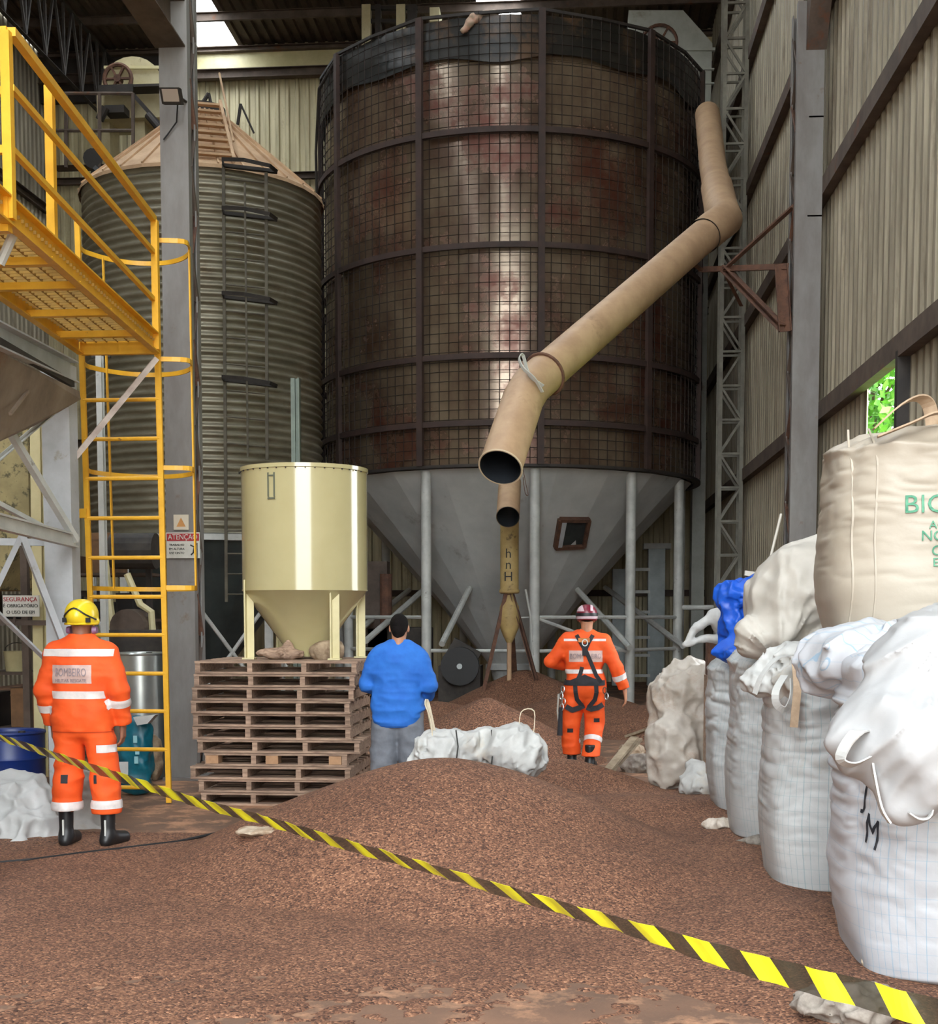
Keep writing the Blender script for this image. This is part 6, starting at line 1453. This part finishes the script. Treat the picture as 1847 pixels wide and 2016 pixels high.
# ------------------------------------------------------------------ man in the blue shirt
def blue_man():
    Y = 11.3; g = at(784, 1598, Y); gz = ground_z(g.x, Y); base = Vector((g.x, Y, gz)); k = 1.66-gz   # head top stays at 1.66
    q = k/1.74
    t = thing('person', 'person in a blue long-sleeved shirt and grey trousers, back turned, beside the pallets', 'person', base)
    Z = lambda z: z*q
    J = dict(neck=(.01, .0, Z(1.51)), chest=(0, 0, Z(1.25)), pelvis=(0, 0, Z(.93)), shL=(-.185, 0, Z(1.325)), shR=(.185, 0, Z(1.325)), elL=(-.27, .0, Z(1.13)), elR=(.275, -.01, Z(1.11)), wrL=(-.21, .2, Z(1.07)), wrR=(.22, .19, Z(.99)),
             hipL=(-.09, 0, Z(.90)), hipR=(.09, 0, Z(.90)), knL=(-.12, .01, Z(.50)), knR=(.12, .01, Z(.50)), anL=(-.13, 0, .085), anR=(.14, 0, .085), toeL=(-.15, .17, .04), toeR=(.17, .16, .04))
    hl = hand_field((-.205, .21, Z(1.07)), (.25, 1, .0), (0, 0, -1), -1, .8); hr = hand_field((.215, .20, Z(.99)), (-.15, 1, -.35), (0, -.3, -1), 1, .8)
    hc = (.015, .01, Z(1.625)); bm_ = xf(body_mesh(J, [hl, hr], head=head_mesh(hc, tilt=-.12)), base); link_mesh('body', bm_, m_skinl, t)
    f = Field((-.42, -.24, Z(.6)), (.42, .36, Z(1.56)), .0095); upper(f, J, chest=(.225, .14, .21), waist=(.205, .14), arm=(.080, .074, .062)); f.ell((0, 0, Z(.84)), (.20, .14, .16), pw=2.8, k=.04)
    f.disp(creases(.013, 5, 10, seed=4)); f.cut(lambda g: Z(.735)-g[..., 2]); trim(f, (0, 0, Z(1.55)), .12, (0, 0, Z(1.525)), (0, .1, 1))
    for w, d in (((-.222, .16, Z(1.085)), (.3, .9, -.2)), ((.235, .14, Z(1.02)), (-.2, .9, -.3))): trim(f, w, .12, w, d)
    me = xf(f.mesh(relax=1), base); sh = link_mesh('shirt', me.copy(), m_blue, t)
    band_back(me, -.23, .23, Z(.745), Z(.755), mat('shirt_hem_thread', S(30,84,160), rough=.8), sh, 'hem_stitch', base, off=.002)
    f = Field((-.34, -.24, .03), (.34, .26, Z(1.06)), .0095); lower(f, J, leg=(.128, .116, .104)); f.disp(creases(.011, seed=9)); f.cut(lambda g: .10-g[..., 2]); f.cut(lambda g: g[..., 2]-Z(1.0)); me = xf(f.mesh(relax=1), base); link_mesh('trousers', me, m_gtr, t)
    for s in 'LR': link_mesh('boot', xf(boot(t, J['an'+s], J['toe'+s], m_boot, top=.18), base), m_boot, t)
    f = Field((-.12, -.15, -.12), (.12, .14, .14), .006); f.ell((0, -.014, .030), (.080, .103, .098)); f.cap((0, -.055, -.03), (0, -.045, -.085), .054, .046, k=.03); f.cut(lambda g: np.minimum(g[..., 1]-.05, .055-g[..., 2])); f.cut(lambda g: (g[..., 1]-.0)-(g[..., 2]-.0)*1.2-.02); f.disp(lambda p: (vnoise(p*90)-.5)*.004)
    hm = f.mesh(relax=1); hm.transform(Matrix.Rotation(-.12, 4, 'X')); link_mesh('hair', xf(hm, base+Vector(hc)), m_hair, t)
blue_man()

# ------------------------------------------------------------------ rescuer walking, right
def rescuer():
    Y = 14.1; g = at(1150, 1520, Y); gz = ground_z(g.x, Y); base = Vector((g.x, Y, gz)); q = (at(1155, 1190, Y).z-gz)/1.79; Z = lambda z: z*q
    t = thing('person', 'person in orange coveralls with black safety harness and red striped helmet, walking away', 'person', base)
    J = dict(neck=(.0, .02, Z(1.50)), chest=(.0, .01, Z(1.27)), pelvis=(.0, 0, Z(.94)), shL=(-.18, 0, Z(1.40)), shR=(.19, 0, Z(1.40)), elL=(-.36, .02, Z(1.18)), elR=(.335, -.02, Z(1.12)), wrL=(-.22, .22, Z(1.14)), wrR=(.425, .03, Z(.88)),
             hipL=(-.10, 0, Z(.90)), hipR=(.10, 0, Z(.90)), knL=(-.15, .05, Z(.50)), knR=(.11, .10, Z(.52)), anL=(-.13, .12, .085), anR=(.06, -.12, .11), toeL=(-.14, .29, .04), toeR=(.09, .04, .04))
    hl = hand_field((-.21, .235, Z(1.14)), (.3, 1, .1), (0, 0, -1), -1, .7); hr = hand_field((.43, .035, Z(.865)), (.12, .12, -1), (-1, .2, 0), 1, .5)
    hc = (.02, .03, Z(1.63)); link_mesh('body', xf(body_mesh(J, [hl, hr], head=head_mesh(hc, tilt=-.10)), base), m_skinl, t)
    f = Field((-.50, -.26, .10), (.56, .38, Z(1.58)), .011); upper(f, J, chest=(.205, .135, .21), waist=(.185, .13), arm=(.080, .072, .058)); lower(f, J, leg=(.118, .100, .092))
    f.disp(creases(.012, 5, 10, seed=14)); f.cut(lambda g: .17-g[..., 2]); trim(f, (0, 0, Z(1.56)), .12, (0, 0, Z(1.525)), (0, 0, 1)); w = (.424, .03, Z(.89)); trim(f, w, .11, w, (.3, .1, -1)); w = (-.225, .21, Z(1.14)); trim(f, w, .11, w, (.5, .8, 0))
    me = xf(f.mesh(relax=1), base); suit = link_mesh('coverall', me.copy(), m_or, t)
    band_back(me, -.20, .19, Z(1.055), Z(1.10), m_ref, suit, 'reflective_band', base, off=.005)
    band_limb(me, Vector(J['elR'])+base, Vector(J['wrR'])+base, .30, .54, .14, m_ref, suit, 'reflective_band')
    for s, a, b in (('R', .40, .52), ('L', .78, .92)):
        band_limb(me, Vector(J['kn'+s])+base, Vector(J['an'+s])+base, a, b, .15, m_ref, suit, 'reflective_band')
    for s in (-1, 1):
        pm = band_back(me, .10*s-.075+.01, .10*s+.075+.01, Z(1.18), Z(1.30), mat('silver_panel', S(196,168,158)), suit, 'back_panel', base, off=.003)
        band_back(me, min(s*.06, s*.22), max(s*.06, s*.22), Z(1.40), Z(1.425), m_ref, suit, 'shoulder_band', base, off=.004)
    back_text('BOM', .075, base.x-.10, base.z+Z(1.24), me, mat('grey_letters', S(138,126,132)), suit, bold=.75, off=.008)
    back_text('EIRO', .075, base.x+.12, base.z+Z(1.24), me, mat('grey_letters', S(138,126,132)), suit, bold=.65, off=.008)
    for (x, z) in ((-.15, .44), (.13, .55)): band_back(me, x-.03, x+.03, Z(z)-.02, Z(z)+.025, m_har, suit, 'dark_patch', base, off=.004)
    for s in 'LR': link_mesh('boot', xf(boot(t, J['an'+s], J['toe'+s], m_boot, top=.27), base), m_boot, t)
    # harness
    har = thing('harness', None, None, base); har.parent = t; har.location = (0, 0, 0)
    fn = proj_y(me)
    def hp(x, z, o=.012): return Vector((base.x+x, fn(base.x+x, base.z+Z(z))-o, base.z+Z(z)))
    for nm, pts, w in (('back_strap', [(-.085, 1.46), (-.03, 1.36), (.02, 1.28), (.07, 1.16), (.12, 1.04), (.17, .97)], .042), ('back_strap', [(.08, 1.46), (.035, 1.38), (.0, 1.30)], .042), ('back_strap', [(-.03, 1.12), (-.045, 1.06), (-.07, 1.0)], .042),
                       ('leg_strap', [(-.10, .93), (-.095, .86), (-.08, .78), (-.02, .70)], .045), ('leg_strap', [(.12, .93), (.125, .86), (.11, .78), (.05, .70)], .045), ('leg_loop', [(-.19, .70), (-.13, .665), (-.05, .69), (-.01, .71)], .055), ('leg_loop', [(.19, .72), (.14, .69), (.07, .675), (.03, .69)], .055)):
        mb = MB(); P_ = [hp(*p) for p in pts]
        for i in range(len(P_)-1):
            a, b = P_[i], P_[i+1]; d = (b-a).normalized(); s_ = d.cross(Vector((0, 1, 0))).normalized(); a2, b2 = a-d*.008, b+d*.008
            mb.prism([a2-s_*w/2, a2+s_*w/2, b2+s_*w/2, b2-s_*w/2], (0, .012, 0))
        mb.build(nm, m_har, har)
    band_back(me, -.21, .205, Z(.93), Z(.985), m_har, har, 'waist_belt', base, off=.012, back=False)
    patch(me, [((base.x, base.y, base.z+Z(.97)), (0, 0, 1)), ((base.x+.16, 0, base.z+Z(.98)), (-.42, 0, -1)), ((base.x-.16, 0, base.z+Z(.98)), (.42, 0, -1))], .011, 'back_pad', m_har, har, pred=lambda c, n: n.y < .1)
    mb = MB(); p = hp(.0, 1.325, .02); mb.box(p-Vector((.028, .012, .075)), p+Vector((.03, .01, .045))); mb.build('back_plate', m_har, har)
    mb = MB(); mb.path([hp(.0, 1.385, .03)+Vector((.028*math.cos(a), 0, .034*math.sin(a))) for a in [k*math.pi/6 for k in range(12)]], .006, n=5, closed=True); mb.build('d_ring', m_galv, har)
    mb = MB(); p = hp(-.01, 1.42, .02); mb.box(p-Vector((.06, .01, .03)), p+Vector((.06, .012, .015))); mb.build('orange_label', mat('orange_label', S(206,126,60), S(190,110,50), scale=20, rough=.6), har)
    c = hp(-.20, .86, .03)
    for k, (dx, dz) in enumerate(((-.03, .03), (-.045, -.04), (-.02, -.10), (-.04, -.16), (.41, .02), (.43, -.04))):
        mb = MB(); cc = c+Vector((dx, -.01, dz)); mb.path([cc+Vector((.018*math.cos(a), .004*math.sin(a*2), .035*math.sin(a))) for a in [i*math.pi/5 for i in range(10)]], .006, n=5, closed=True); mb.build('carabiner', m_galv if k != 4 else m_rust, har)
    mb = MB(); mb.path([c+Vector((-.05, 0, -.16)), c+Vector((-.055, 0, -.3)), c+Vector((-.06, 0, -.46))], [.02, .026, .03], n=10); mb.build('tool_pouch', m_har, har)
    mb = MB(); mb.path([c+Vector((-.075, .01, -.02)), c+Vector((-.085, .0, -.2)), c+Vector((-.07, 0, -.34))], .010, n=6); mb.build('lanyard', mat('grey_rope', S(168,164,156), rough=.8), har)
    # helmet
    hh = base+Vector((.02, .015, Z(1.67))); f = Field((-.14, -.16, -.1), (.14, .16, .15), .006); f.ell((0, 0, 0), (.112, .135, .12), pw=2.2); f.cut(lambda g: -.055-g[..., 2]); me = f.mesh(relax=1); me.transform(Matrix.Rotation(-.1, 4, 'X')); xf(me, hh)
    m_hr = mat('dark_red_helmet', S(128,40,58), S(110,32,48), scale=6, rough=.3); h = link_mesh('helmet', me.copy(), m_hr, t); m_hw = mat('pale_stripe', S(214,190,196), S(200,176,184), scale=20, rough=.35)
    patch(me, [((0, 0, hh.z+.045), (0, 0, 1)), ((hh.x-.01, 0, hh.z+.0), (-1, 0, -.35))], .003, 'pale_panel', m_hw, h); patch(me, [((0, 0, hh.z-.032), (0, 0, 1)), ((0, 0, hh.z-.004), (0, 0, -1))], .003, 'pale_band', m_hw, h); patch(me, [((0, 0, hh.z-.004), (0, 0, 1)), ((0, 0, hh.z+.028), (0, 0, -1))], .006, 'dark_strap', m_black, h)
    patch(me, [((hh.x+.035, 0, 0), (1, 0, 0)), ((hh.x+.06, 0, 0), (-1, 0, 0)), ((0, 0, hh.z+.05), (0, 0, 1))], .004, 'pale_stripe', m_hw, h)
    f = Field((-.1, -.13, -.1), (.1, .1, .12), .007); f.ell((0, -.016, .03), (.080, .102, .094)); f.cut(lambda g: g[..., 1]-.02); f.cut(lambda g: -.055-g[..., 2]); hm = f.mesh(relax=1); hm.transform(Matrix.Rotation(-.1, 4, 'X')); link_mesh('hair', xf(hm, base+Vector(hc)), m_hair, t)
rescuer()
